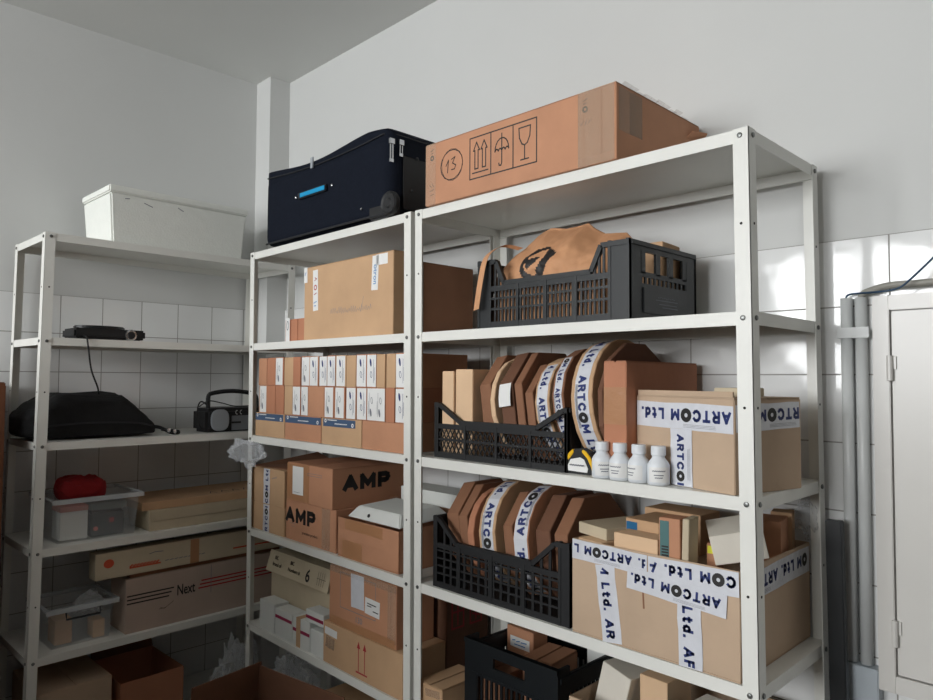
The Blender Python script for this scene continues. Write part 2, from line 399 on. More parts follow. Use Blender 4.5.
# ------------------------------------------------------------------ generic boxes
def carton(label, P0, P1, z, h, d, m_, cat='cardboard box', name='cardboard_box', group=None, top='flaps', bev=.0015, ymin=None, tilt=None, flapm=None):
    """P0, P1: plan points of the front bottom corners; depth d goes back from that edge"""
    P0 = Vector(P0); P1 = Vector(P1); w_ = (P1-P0).length; u = (P1-P0).normalized(); n = Vector((-u.y, u.x))
    c = (P0+P1)/2+n*d/2; rz = math.atan2(u.y, u.x); b = MB(); t = .003
    j = lambda: random.uniform(-.0008, .0008)
    if top == 'flaps':
        b.box(-w_/2, w_/2, -d/2, d/2, 0, h-t)
        g = .0012; lo = w_ >= d
        if lo: b.box(-w_/2, w_/2, -d/2, -g, h-t+.0002, h); b.box(-w_/2, w_/2, g, d/2, h-t+.0002, h)
        else: b.box(-w_/2, -g, -d/2, d/2, h-t+.0002, h); b.box(g, w_/2, -d/2, d/2, h-t+.0002, h)
    elif top == 'plain': b.box(-w_/2, w_/2, -d/2, d/2, 0, h)
    elif top == 'sunk':     # flaps folded in below the rim
        b.box(-w_/2, w_/2, -d/2, d/2, 0, .004)
        b.box(-w_/2, w_/2, -d/2, -d/2+t, .0042, h); b.box(-w_/2, w_/2, d/2-t, d/2, .0042, h)
        b.box(-w_/2, -w_/2+t, -d/2+t, d/2-t, .0042, h); b.box(w_/2-t, w_/2, -d/2+t, d/2-t, .0042, h)
        b.box(-w_/2+t, w_/2-t, -d/2+t, -.001, h-.038, h-.035); b.box(-w_/2+t, w_/2-t, .001, d/2-t, h-.038, h-.035)
    elif top == 'open':
        b.box(-w_/2, w_/2, -d/2, d/2, 0, .004)
        b.box(-w_/2, w_/2, -d/2, -d/2+t, .0042, h); b.box(-w_/2, w_/2, d/2-t, d/2, .0042, h)
        b.box(-w_/2, -w_/2+t, -d/2+t, d/2-t, .0042, h); b.box(w_/2-t, w_/2, -d/2+t, d/2-t, .0042, h)
    o = b.build(name, m_, bevel=bev, loc=(c.x, c.y, z), rot=(tilt[0], tilt[1], rz) if tilt else (0, 0, rz))
    tag(o, label, cat, group); o['dx'] = 0; del o['dx']
    return o, (w_, d, h)
E0 = .0006
# ================================================================= RIGHT UNIT
# --- top: long box "13"
o, D_ = carton('long brown cardboard box marked 13 with umbrella and glass symbols, on top of right shelving', (-.945, -.012), (-.303, -.006), S[0]+E0, .178, .40, K_OR)
W_ = D_[0]; fr = 'front'
cx = -W_/2+.108; items = [('s', [ellipse(cx, .100, .044, .042)], .0026), ('s', [ellipse(cx+.002, .100, .042, .045, .3)], .0018),
    ('s', [[(cx-.022, .10), (cx-.012, .115), (cx-.016, .08)], [(cx+.0, .115), (cx+.014, .120), (cx+.004, .104), (cx+.017, .096), (cx+.012, .086), (cx+.0, .086)]], .003)]
printed(o, D_, fr, items, INK, 'handwritten_number')
x0 = -W_/2+.180; ht = .112; wd = .232; zb = .043; q = wd/3; KX = 1.2
L_ = [[(x0, zb), (x0+wd, zb), (x0+wd, zb+ht), (x0, zb+ht), (x0, zb)], [(x0+q, zb), (x0+q, zb+ht)], [(x0+2*q, zb), (x0+2*q, zb+ht)]]
for k in (.32, .68):   # arrows
    ax = x0+q*k; L_ += [[(ax-.006, zb+.022), (ax-.006, zb+.065), (ax-.011, zb+.065), (ax, zb+.084), (ax+.011, zb+.065), (ax+.006, zb+.065), (ax+.006, zb+.022), (ax-.006, zb+.022)]]
L_ += [[(x0+.01, zb+.013), (x0+q-.01, zb+.013)]]
ux = x0+q*1.5; um = [(ux+.024*cos(t), zb+.048+.028*sin(t)) for t in [pi*i/10 for i in range(11)]]
sc_ = []
for k in range(4):
    for i in range(5): sc_.append((ux-.024+.012*k+.012*i/4, zb+.048-.000+.005*sin(pi*i/4)))
L_ += [um, sc_, [(ux, zb+.086), (ux, zb+.02), (ux-.003, zb+.014), (ux-.009, zb+.015), (ux-.010, zb+.020)]]
gx = x0+q*2.5; L_ += [[(gx-.019, zb+.084), (gx+.019, zb+.084), (gx+.017, zb+.062), (gx+.009, zb+.048), (gx+.0, zb+.044), (gx-.009, zb+.048), (gx-.017, zb+.062), (gx-.019, zb+.084)], [(gx, zb+.044), (gx, zb+.014)], [(gx-.013, zb+.013), (gx+.013, zb+.013)]]
L_ = [[(a, zb+(c-zb)*1.16 if i >= 3 else c) for a, c in l] for i, l in enumerate(L_)]
printed(o, D_, fr, [('s', L_, .0036)], mat('faded_black_ink', (62, 58, 54), .7), 'handling_symbols')
for sx_ in (-W_/2+.028, W_/2-.085):
    printed(o, D_, fr, [('r', sx_, .135, .003, .008), ('s', [[(sx_-.006, .155), (sx_+.006, .160)], [(sx_-.005, .148), (sx_+.004, .150)]], .002),
        ('s', [[(sx_-.010, .058), (sx_-.002, .052)], [(sx_, .062), (sx_+.008, .05)], [(sx_-.009, .04), (sx_+.008, .044)], [(sx_-.006, .028), (sx_+.009, .03)]] if sx_ < 0 else [[(sx_-.012, .1), (sx_-.004, .108)], [(sx_, .098), (sx_+.004, .108)], [(sx_+.008, .1), (sx_+.016, .106)]], .0016)], INK, 'ink_stamp')
strip(o, D_, fr, W_/2-.055, .089, .10, .176, 0, CTAPE, 'clear_tape'); strip(o, D_, fr, -W_/2+.022, .089, .042, .176, 0, CTAPE, 'clear_tape')
strip(o, D_, 'right', -.14, .12, .10, .10, 0, CTAPE, 'clear_tape')
mb = MB(); n = 10
for i in range(n):       # crumpled loose tape and lifted flap along the top right edge
    y = -.17+.30*i/n; a = .004+.012*random.random(); mb.add([(W_/2-.01, y, .178), (W_/2-.01, y+.03, .178), (W_/2+.006, y+.03, .170+a), (W_/2+.004, y, .172+a)], [(0, 1, 2, 3)])
mb.build('crumpled_tape', CTAPE, o)
mb = MB(); mb.add([(W_/2, .13, .13), (W_/2, .198, .13), (W_/2+.022, .200, .150), (W_/2+.012, .14, .145), (W_/2, .13, .134), (W_/2, .198, .134), (W_/2+.022, .200, .154), (W_/2+.012, .14, .149)],
    [(0, 1, 2, 3), (7, 6, 5, 4), (0, 4, 5, 1), (1, 5, 6, 2), (2, 6, 7, 3), (3, 7, 4, 0)]); mb.build('flap', K_OR, o)

# --- crates
def crate(label, x0, x1, y0, y1, z, H, Hm, style, left=.05, right=.05, slope=.05, mats=BLACKP, ends='slot'):
    L, Dp = x1-x0, y1-y0; e = empty('plastic_crate', ((x0+x1)/2, (y0+y1)/2, z)); tag(e, label, 'crate')
    t = .006
    MB().box(-L/2+t, L/2-t, -Dp/2+t, Dp/2-t, 0, .008).build('bottom_panel', mats, e)
    for sy in (-1, 1):
        b = MB(); y = sy*(Dp/2-t/2)
        b.box(-L/2, -L/2+left*.75, y-t/2, y+t/2, 0, H); b.box(L/2-right*.75, L/2, y-t/2, y+t/2, 0, H)
        for X in (-L/2+.004, -L/2+left*.75-.004, L/2-.004, L/2-right*.75+.004): b.box(X-.004, X+.004, y-sy*0-.006 if sy > 0 else y-.0045, y+.0045 if sy > 0 else y+.006, 0, H+.002)
        xa, xb = -L/2+left, L/2-right; xs = [xa, xa+slope, xb-slope, xb]
        for (p, q) in (((-L/2, H), (xa, H)), ((xa, H), (xa+slope, Hm)), ((xa+slope, Hm), (xb-slope, Hm)), ((xb-slope, Hm), (xb, H)), ((xb, H), (L/2, H))):
            b.bar((p[0], y, p[1]-.006), (q[0], y, q[1]-.006), .012, .011, nrm=(0, 1, 0))
        b.box(-L/2+left*.7, L/2-right*.7, y-t/2-.001, y+t/2+.001, 0, .016)
        b.box(-L/2+left*.7, L/2-right*.7, y-.004, y+.004, Hm-.026, Hm-.012)
        def top_at(x):
            if x < xa: return H
            if x < xa+slope: return H+(Hm-H)*(x-xa)/slope
            if x < xb-slope: return Hm
            if x < xb: return Hm+(H-Hm)*(x-xb+slope)/slope
            return H
        inner0, inner1 = -L/2+left*.75, L/2-right*.75
        if style == 'slat':
            n = int((inner1-inner0)/.0125)
            for i in range(1, n):
                x = inner0+(inner1-inner0)*i/n; b.box(x-.0028, x+.0028, y-.002, y+.002, .016, top_at(x)-.006)
            for k in (.36, .66): zz = .016+(Hm-.03)*k; b.box(inner0, inner1, y-.003, y+.003, zz-.003, zz+.003)
            for k in (.25, .5, .75): x = inner0+(inner1-inner0)*k; b.box(x-.005, x+.005, y-.005, y+.005, .0, top_at(x))
        elif style == 'grid':
            n = int((inner1-inner0)/.026)
            for i in range(1, n):
                x = inner0+(inner1-inner0)*i/n; b.box(x-.004, x+.004, y-.002, y+.002, .016, top_at(x)-.006)
            for k in (.22, .42, .62, .82): zz = .016+(Hm-.03)*k; b.box(inner0, inner1, y-.003, y+.003, zz-.0025, zz+.0025)
            for k in (.2, .48, .74): x = inner0+(inner1-inner0)*k; b.box(x-.007, x+.007, y-.005, y+.005, .0, top_at(x))
        elif style == 'diamond':
            z0, z1 = .016, Hm-.02; hh = z1-z0; s_ = .6; step = .017; k = -int(hh*s_/step)-1
            x = inner0-hh*s_
            while x < inner1:
                for sg in (1, -1):
                    p = (x, z0) if sg > 0 else (x, z1); q = (x+hh*s_, z1) if sg > 0 else (x+hh*s_, z0)
                    ta = max(0, (inner0-p[0])/(q[0]-p[0])); tb = min(1, (inner1-p[0])/(q[0]-p[0]))
                    if tb-ta > .05: b.bar((p[0]+(q[0]-p[0])*ta, y, p[1]+(q[1]-p[1])*ta), (p[0]+(q[0]-p[0])*tb, y, p[1]+(q[1]-p[1])*tb), .0028, .003)
                x += step
            b.box(inner0, inner1, y-.003, y+.003, (z0+z1)/2-.003, (z0+z1)/2+.003)
            for k in (.24, .5, .76): x = inner0+(inner1-inner0)*k; b.box(x-.004, x+.004, y-.005, y+.005, .0, Hm)
        b.build('side_panel', mats, e)
    for sx in (-1, 1):
        b = MB(); x = sx*(L/2-t/2); f = lambda y0, y1, z0, z1, tt=t: b.box(x-tt/2, x+tt/2, y0, y1, z0, z1)
        yy = Dp/2-t
        f(-yy, -yy+.045, 0, H); f(yy-.045, yy, 0, H); f(-yy+.045, yy-.045, 0, .085)
        f(-yy+.045, yy-.045, .100, .112 if H > .17 else .108); f(-yy+.045, yy-.045, H-.022, H)
        b.box(x-.007, x+.007, -yy, yy, H-.010, H)
        n = 10
        for i in range(n+1): y = -yy+.045+(2*yy-.09)*i/n; f(y-.004, y+.004, .085, .100, .004)
        for y in (-yy+.052, -.03, .03, yy-.052): f(y-.010, y+.010, .108, H-.022)
        b.box(x-.0035+sx*.0035, x+.0035+sx*.0035, -yy+.05, yy-.05, .018, .076)
        pn = b.build('end_panel', mats, e)
        if sx > 0 and style == 'slat':
            mb = MB(); fr = lambda u, v, o_: (L/2+.0045+o_, u, v)
            v, f_ = strokes2d([[(-.04+i*.009, .056), (-.035+i*.009, .056+.002*(i % 2))] for i in range(9)]+[[(-.05, .050), (.05, .050)], [(-.03+i*.01, .04), (-.024+i*.01, .04)] if 0 else [(-.035, .041), (.045, .041)], [(-.02, .034), (.05, .034)]], .0022)
            put2d(mb, fr, v, f_); mb.build('worn_label_print', GINK, pn)
    return e
crate('black slatted plastic crate holding a kraft paper bag, second shelf of right unit', -.752, -.281, .010, .318, S[1]+E0, .180, .122, 'slat', left=.066, right=.075, slope=.028)
crate('black plastic crate with diamond mesh sides holding brown reel boxes, third shelf', -.945, -.468, .031, .366, S[2]+E0, .155, .108, 'diamond', left=.022, right=.012, slope=.085, mats=BLACKP2)
crate('black grid-sided plastic crate packed with taped reel boxes, fourth shelf', -.925, -.447, .012, .352, S[3]+E0, .195, .135, 'grid', left=.022, right=.045, slope=.07, mats=BLACKP2)

# --- kraft paper bag in the top crate
def paper_bag():
    e = empty('paper_bag', (-.55, .16, S[1]+.0094)); tag(e, 'crumpled kraft paper bag with black printed emblem, sticking out of black slatted crate', 'paper bag')
    xs = [(-.205, .165), (-.185, .205), (-.15, .232), (-.10, .258), (-.069, .268), (-.02, .258), (.055, .262), (.075, .245), (.10, .228), (.163, .222), (.185, .20)]
    def top(x):
        for (a, ha), (c, hc) in zip(xs[:-1], xs[1:]):
            if x <= c: return ha+(hc-ha)*(x-a)/(c-a)
        return xs[-1][1]
    nx, nz = 96, 70; rnd = random.Random(3)
    from mathutils import noise
    def P(i, j, side):
        u = i/nx; v = j/nz; x = -.205+.392*u; h = top(x)
        z = .001+v*(h-.001)
        d = .118 if v < .55 else .118*max(.03, 1-((v-.55)/.45)**1.6)
        edge = min(u, 1-u)*2; d *= min(1, edge*5)**.5 if edge < .2 else 1
        nn = noise.noise(Vector((x*22, z*22+side*7, 3)))*.009+noise.noise(Vector((x*60, z*60, side*5)))*.004+noise.noise(Vector((x*9, z*7, 9+side)))*.010
        nn *= min(1, edge*8)*min(1, v*8)
        y = side*(d*.95)+nn
        xx = x+(.012*noise.noise(Vector((z*12, side, u*3))))*min(1, v*6)
        return (xx, max(-.135, min(.135, y)), z)
    mb = MB(); vs = []; 
    for side in (-1, 1):
        for j in range(nz+1):
            for i in range(nx+1): vs.append(P(i, j, side))
    def idx(s, i, j): return s*(nx+1)*(nz+1)+j*(nx+1)+i
    fA = []; fB = []
    def inpoly(px, pz, poly):
        c = False; n = len(poly)
        for k in range(n):
            (x1, y1), (x2, y2) = poly[k], poly[(k+1) % n]
            if (y1 > pz) != (y2 > pz) and px < (x2-x1)*(pz-y1)/(y2-y1)+x1: c = not c
        return c
    outer = [(-.090, .142), (-.086, .170), (-.055, .194), (-.023, .200), (.024, .174), (-.004, .140), (-.016, .110), (-.05, .110), (-.080, .120)]
    inner = [(-.077, .146), (-.062, .172), (-.036, .190), (-.016, .189), (-.014, .172), (-.034, .142), (-.040, .120), (-.062, .128)]
    dot = [(-.070, .160), (-.055, .169), (-.026, .170), (-.044, .152), (-.064, .138)]
    strk = [(-.190, .150), (-.183, .168), (-.138, .124), (-.150, .112)]
    for s in (0, 1):
        for j in range(nz):
            for i in range(nx):
                f = (idx(s, i, j), idx(s, i+1, j), idx(s, i+1, j+1), idx(s, i, j+1)); f = f if s == 0 else f[::-1]
                px, py, pz = vs[f[0]]
                blk = s == 0 and ((inpoly(px, pz, outer) and not inpoly(px, pz, inner)) or inpoly(px, pz, dot) or inpoly(px, pz, strk))
                (fB if blk else fA).append(f)
    for j in range(nz): 
        for i in (0, nx): f = (idx(0, i, j), idx(0, i, j+1), idx(1, i, j+1), idx(1, i, j)); fA.append(f)
    for i in range(nx): fA.append((idx(0, i, nz), idx(0, i+1, nz), idx(1, i+1, nz), idx(1, i, nz))); fA.append((idx(0, i, 0), idx(1, i, 0), idx(1, i+1, 0), idx(0, i+1, 0)))
    mb.add(vs, fA, 0); base = 0; mb.f += fB; mb.m += [1]*len(fB)
    mb.build('bag_body', [KRAFT, INK], e, smooth=True)
    # loose handle strip hanging over the crate's left rim
    mb = MB(); pts = curve_pts([(-.11, -.08, .205), (-.14, -.11, .213), (-.160, -.135, .20), (-.168, -.158, .172), (-.178, -.166, .11), (-.190, -.168, .04)], 5); vs = []; fs = []
    for p in pts: vs += [(p.x-.010, p.y, p.z-.002), (p.x+.010, p.y, p.z+.002), (p.x-.010, p.y-.0012, p.z-.002), (p.x+.010, p.y-.0012, p.z+.002)]
    for i in range(len(pts)-1): a = 4*i; c = a+4; fs += [(a, a+1, c+1, c), (a+2, c+2, c+3, a+3), (a, c, c+2, a+2), (a+1, a+3, c+3, c+1)]
    mb.add(vs, fs+[(0, 2, 3, 1)]); mb.build('handle_strip', KRAFT, e)
paper_bag()
o, D_ = carton('dark kraft envelope standing at the right end of the black slatted crate', (-.345, .17), (-.292, .175), S[1]+.0094, .19, .10, K_TAN, 'paper packet', 'paper_packet', top='plain')

# --- reel boxes
def reel(label, xm, th, R, z, cy, m_, n=8, lean=-.14, rot=0, taped=None, lab=False, grp=None, side_m=None, yaw=0, flip=False):
    """flat many-sided box on edge, axis along x; lean tips the top to the left"""
    zc = z+R*cos(pi/n if rot else 0)*1.0
    zc = z+R*cos(pi/n)*cos(lean)+th/2*abs(sin(lean))+.0006
    o = MB().prism([(R*cos(2*pi*(i+.5)/n+rot), R*sin(2*pi*(i+.5)/n+rot)) for i in range(n)], -th/2, th/2, 0, Matrix.Rotation(pi/2, 4, 'Y')).build('reel_box', [m_], bevel=.0012, loc=(xm, cy, zc), rot=(0, lean, yaw))
    tag(o, label, 'reel box', grp)
    # seam lip round the rim
    def rim(u, v, off, RR=None):   # u: distance along the rim from the frontmost point downwards, v: across
        a = pi+u/R     # angle in the (y, z) plane measured so that pi = front (-y)
        best = R*cos(pi/n)/cos(((a-(pi/n)*0) % (2*pi/n))-pi/n)
        return best
    if taped is not None:
        u0, u1, wid, start = taped; b = MB(); k = 60; vs = []; fs = []
        def pos(u, v, off):
            if flip: u, v = u0+u1-u, -v
            a = pi+u/R          # y=cos a, z=sin a ; u grows downwards from the front
            # prism local: angle phi with point (x=cos,y=sin) rotated about Y: x->-z, y->y
            phi = math.atan2(cos(a), -sin(a)) - rot
            s_ = ((phi/(2*pi/n)-.5) % 1.0); s_ = (s_-.5)*(2*pi/n); rr = R*cos(pi/n)/cos(abs(s_) if False else s_)
            rr = R*cos(pi/n)/cos(((phi-pi/n) % (2*pi/n))-pi/n)
            rr += off; return (v, rr*cos(a), rr*sin(a))
        for i in range(k+1):
            u = u0+(u1-u0)*i/k; vs += [pos(u, -wid/2, .0004), pos(u, wid/2, .0004)]
        for i in range(k): fs.append((2*i, 2*i+1, 2*i+3, 2*i+2))
        b.add(vs, fs, 0); size = wid*.78; wds, L = word2d(size); x = u0-start*L
        while x < u1:
            for V, Fc, mi in wds:
                keep = [f for f in Fc if all(u0+.002 < V[i][0]+x < u1-.002 for i in f)]
                b.add([pos(a+x, c-size*.48+wid*.10, .0016) for a, c in V], keep, 1+mi)
            for q in range(4):
                v_, f_ = strokes2d([[(x+L*(.1+.08*j), -wid*(.30+.045*q)) , (x+L*(.1+.08*j+.08), -wid*(.30+.045*q))] for j in range(6)], wid*.018)
                if x+L*.1 > u0 and x+L*.7 < u1: b.add([pos(a, c, .0016) for a, c in v_], f_, 3)
            x += L*1.12
        b.build('packing_tape', [TAPE, NAVY, INK, GINK], o)
    if lab:
        b = MB(); vs = []; fs = []
        for i in range(9):
            a = pi+(-.030+.062*i/8-.03)/R*1.0; rr = R*1.0008+.0006; vs += [(-th*.45, rr*cos(a), rr*sin(a)), (th*.45, rr*cos(a), rr*sin(a))]
        for i in range(8): fs.append((2*i, 2*i+1, 2*i+3, 2*i+2))
        b.add(vs, fs); b.build('white_label', WHITE, o)
    return o
zc3 = S[2]+E0+.0085; zc4 = S[3]+E0+.0085
o, D_ = carton('flat tan cardboard box at the left end of diamond-mesh crate', (-.926, .042), (-.878, .042), zc3, .238, .26, K_CREAM, 'cardboard box', top='plain')
o, D_ = carton('slightly taller flat peach cardboard box beside the first reel box in mesh crate', (-.874, .046), (-.806, .046), zc3, .243, .26, K_CREAM, 'cardboard box', top='plain')
G3 = None
reel('dark brown octagonal reel box, first from the left in diamond-mesh crate', -.765, .042, .152, zc3, .202, K_BRN)
reel('slim light tan round reel box between two dark brown ones in mesh crate', -.730, .016, .140, zc3, .186, K_CREAM, n=20)
reel('dark octagonal reel box with a blank white label on its rim in mesh crate', -.686, .046, .155, zc3, .202, K_DBRN, lab=True)
reel('large brown octagonal reel box just right of the white-labelled one', -.642, .026, .156, zc3, .202, K_BRN)
reel('smaller brown octagonal reel box left of the first tape-wrapped reel in mesh crate', -.606, .026, .138, zc3, .186, K_BRN)
reel('lower tape-wrapped reel box, leftmost of the printed-tape reels in mesh crate', -.560, .046, .138, zc3, .186, K_TAN, n=20, taped=(-.14, .16, .034, .55))
reel('tape-wrapped reel box half hidden behind the largest reel in mesh crate', -.513, .036, .150, zc3, .202, K_BRN, n=16, taped=(-.15, .17, .024, .35))
reel('largest round reel box wrapped in printed tape, standing outside mesh crate', -.430, .062, .162, S[2]+E0, .198, K_TAN, n=24, lean=-.10, taped=(-.23, .19, .040, .42))
reel('many-sided dark brown reel box behind the orange-brown box on third shelf', -.382, .014, .163, S[2]+E0, .202, K_DBRN, n=12, lean=-.04)
# orange box beside it
o, D_ = carton('tall narrow orange-brown box between the largest reel and the taped carton', (-.366, .034), (-.305, .034), S[2]+E0, .268, .334, K_ORD)
strip(o, D_, 'front', 0, .165, .060, .085, 0, BTAPE, 'tape_strip')
# carton 3
o, D_ = carton('taped brown carton on the third shelf behind the white bottles', (-.304, .075), (-.042, .004), S[2]+E0, .190, .205, K_PALE, top='flaps')
W3, d3, h3 = D_
MB().box(-W3/2+.004, W3/2-.004, -d3/2+.001, -d3/2+.005, h3+.0003, h3+.012).build('flap', K_PALE, o)
tape(o, D_, 'front', 0, .148, W3-.004, .056, ang=-.01, start=-.02, name='packing_tape', flip=True)
tape(o, D_, 'front', .000, .061, .120, .060, ang=-pi/2, start=-.06, size=.0265, off=.0014)
tape(o, D_, 'right', 0, .152, d3-.01, .054, ang=.03, flip=True, start=.1)
c3z = S[2]+E0+h3
o, D_ = carton('small cream box lying on the taped carton of the third shelf', (-.130, .10), (-.055, .10), c3z+.0006, .018, .08, K_BEIGE, 'small box', 'small_box', top='plain')
# --- bottles
bot = None
for k, (x, y, yaw) in enumerate(((-.364, .0, .9), (-.3160, -.0005, .1), (-.268, .0, -.3), (-.2195, -.0005, .6))):
    lab = ['white plastic bottle nearest the tape measure', 'second white plastic bottle counting from the tape measure', 'third white plastic bottle counting from the tape measure', 'white plastic bottle standing apart, nearest the vertical printed tape'][k]
    if k == 0:
        r = .0235; e = empty('bottle', (x, y+.0245, S[2]+E0), yaw); e.scale = (1, 1, .93)
        MB().lathe([(r-.003, 0), (r, .003), (r, .046), (r-.004, .054), (.0150, .060), (.0135, .063), (.0135, .067)], 28).build('bottle_body', BOTTLE, e, smooth=True)
        MB().lathe([(.0150, .0672), (.0158, .069), (.0158, .086), (.0148, .089), (.004, .0892)], 28).build('cap', BOTTLE, e, smooth=False)
        mb = MB(); vs = []; fs = []; n = 16
        for i in range(n+1): a = -2.6+2.2*i/n; vs += [((r+.0004)*cos(a), (r+.0004)*sin(a), .008), ((r+.0004)*cos(a), (r+.0004)*sin(a), .042)]
        for i in range(n): fs.append((2*i, 2*i+2, 2*i+3, 2*i+1))
        mb.add(vs, fs)
        cyl = lambda u, v, o_: ((r+.0008)*cos(u/r-1.6), (r+.0008)*sin(u/r-1.6), v)
        v, f = strokes2d([[(-.014+i*.004, .033), (-.0115+i*.004, .034)] for i in range(7)]+[[(-.010+i*.004, .024), (-.0075+i*.004, .024)] for i in range(5)]+[[(-.008+i*.004, .018), (-.0055+i*.004, .0185)] for i in range(4)], .0022)
        put2d(mb, cyl, v, f, 1); mb.build('label', [WHITE, GINK], e); bot = e
    else:
        e = bot.copy(); C.objects.link(e); e.scale = (1, 1, .93); e.location = (x, y+.0245, S[2]+E0); e.rotation_euler = (0, 0, yaw)
        for ch in bot.children: c = ch.copy(); C.objects.link(c); c.parent = e
    tag(e, lab, 'bottle', 'white plastic bottles')
# --- tape measure
e = empty('tape_measure', (-.432, .030, S[2]+E0), .0); e.scale = (1.15, .85, 1.05); tag(e, 'yellow and black tape measure on the front edge of third shelf', 'tape measure')
RX90 = Matrix.Rotation(pi/2, 4, 'X')
def yz(pts, y0, y1, mi=0):   # outline in x,z extruded along y
    return (pts, -y1, -y0, mi)
out = [(-.036, 0), (.038, 0), (.038, .010), (.030, .034), (.020, .050), (.002, .058), (-.018, .056), (-.032, .040), (-.038, .018)]
MB().prism(out, -.034, -.004, 0, RX90).build('case', BLACKP2, e, bevel=.003)
MB().prism([(-.030, .006), (.018, .005), (.020, .014), (.010, .034), (.0, .038), (-.024, .032), (-.031, .018)], -.0035, -.0022, 0, RX90).build('label', WHITE, e)
MB().prism([(.006, .056), (.014, .052), (.025, .040), (.034, .020), (.0395, .0), (.032, 0), (.027, .018), (.018, .036), (.004, .050)], -.036, -.0025, 0, RX90).build('grip', YEL, e, bevel=.001)
MB().prism([(-.036, .036), (-.030, .030), (-.016, .048), (-.018, .056), (-.028, .047)], -.030, -.002, 0, RX90).build('button', YEL, e, bevel=.001)
printed(e, (0, .003, 0), 'front', [('s', [[(-.022+i*.006, .02), (-.018+i*.006, .021)] for i in range(6)], .003)], GINK, 'label_print', off=.0025)

# --- fourth shelf reels
reel('dark brown octagonal reel box with a narrow white strip, far left in grid crate', -.878, .048, .147, zc4, .185, K_BRN, lean=-.16)
reel('second brown octagonal reel box from the left in grid crate', -.832, .034, .147, zc4, .180, K_BRN, lean=-.15)
reel('slim orange-tan round reel box left of the first taped reel in grid crate', -.796, .024, .134, zc4, .165, K_ORD, n=20, lean=-.15)
reel('left one of two reel boxes wrapped in printed tape in grid crate', -.730, .060, .146, zc4, .172, K_TAN, n=20, lean=-.13, taped=(-.20, .14, .042, .70))
reel('brown octagonal reel box between the two taped reels in grid crate', -.665, .032, .146, zc4, .178, K_BRN, lean=-.13)
reel('right one of two reel boxes wrapped in printed tape in grid crate', -.612, .050, .146, zc4, .172, K_OR, n=20, lean=-.12, taped=(-.21, .14, .044, .42), flip=True)
reel('broad dark brown reel box right of the taped reels in grid crate', -.553, .046, .148, zc4, .185, K_DBRN, lean=-.10)
reel('rightmost dark brown reel box in grid crate, next to the large carton', -.497, .040, .148, zc4, .185, K_BRN, lean=-.08)
# --- big taped carton
o, D_ = carton('large brown carton wrapped in printed tape and heaped with small boxes', (-.434, .004), (-.034, .004), S[3]+E0, .214, .366, K_PALE, top='sunk', bev=.0012)
W4, d4, h4 = D_; c4z = S[3]+E0+h4
tape(o, D_, 'front', .062, .148, .225, .046, ang=-.06, start=-.06, flip=True, off=.0024)
tape(o, D_, 'front', W4/4-.0, .187, W4/2-.002, .050, ang=.02, start=.28, flip=True, off=.0016)
tape(o, D_, 'front', -W4/4+.0, .190, W4/2-.004, .044, ang=-.02, start=.89, flip=True, off=.0012)
tape(o, D_, 'front', -W4/2+.100, .085, .168, .050, ang=-pi/2+.12, start=.55, off=-.0002)
tape(o, D_, 'front', W4/2-.105, .072, .142, .052, ang=-pi/2+.03, start=.64, off=.0012)
tape(o, D_, 'right', 0, .175, d4-.01, .056, ang=.02, flip=True, start=.35)
strip(o, D_, 'front', -.012, .12, .004, .05, 0.05, K_BRN, 'torn_slit', wob=.001)
# contents
def lump(label, c, dims, rot, m_, name='small_box', marks=None, cat='small box'):
    w_, d_, h_ = dims; b = MB().box(-w_/2, w_/2, -d_/2, d_/2, 0, h_); o = b.build(name, m_, bevel=.001, loc=c, rot=rot); tag(o, label, cat); return o, (w_, d_, h_)
zi = c4z-.0345
lump('long flat cream box lying left in the heaped carton', (-.383, .075, zi), (.075, .12, .034), (0, 0, -.15), K_CREAM)
lump('dusty cream lid box tipped over the left rim of heaped carton', (-.385, .125, zi+.0355), (.105, .16, .026), (0, 0, -.30), K_BEIGE)
o, D_ = lump('plain cream flat box at the front of heaped carton, below blue-ended box', (-.272, .044, zi), (.112, .055, .063), (0, 0, -.04), K_CREAM)
o, D_ = lump('brown box with a blue end panel, inside the heaped carton', (-.290, .140, zi), (.090, .12, .085), (0, 0, -.08), K_TAN)
strip(o, D_, 'front', -.028, .064, .030, .028, 0, BLUEC, 'blue_end_label')
o, D_ = lump('long kraft box lying behind the upright green box in heaped carton', (-.285, .245, zi), (.15, .09, .092), (0, 0, -.05), K_TAN)
o, D_ = lump('upright box with a dark green panel and lettering in heaped carton', (-.196, .046, zi), (.046, .05, .112), (0, 0, .12), K_OR)
strip(o, D_, 'front', -.011, .06, .020, .092, 0, TEAL, 'green_panel')
printed(o, D_, 'front', [('s', [[(-.016+.005*(i % 3), .022+.006*(i//3)), (-.0135+.005*(i % 3), .022+.006*(i//3))] for i in range(18)], .0035)], INK, 'printed_mark', off=.001)
lump('thin whitish card box leaning beside the green-panelled upright box', (-.163, .05, zi), (.014, .055, .115), (0, .03, .12), K_BEIGE)
o, D_ = lump('small orange box with a yellow-green label in heaped carton', (-.136, .112, zi), (.022, .04, .058), (0, 0, .1), K_OR)
strip(o, D_, 'front', 0, .045, .018, .016, 0, YELLAB, 'yellow_label')
lump('large white box tipped on its corner at the front right of heaped carton', (-.086, .118, zi+.044), (.104, .12, .060), (.10, -.22, .50), K_LITE)
lump('small tan carton standing behind the tipped white box', (-.080, .26, zi), (.062, .09, .098), (0, 0, .2), K_OR)
lump('small brown box nearest the rear post in heaped carton', (-.078, .330, zi+0), (.045, .05, .105), (0, 0, .25), K_TAN)
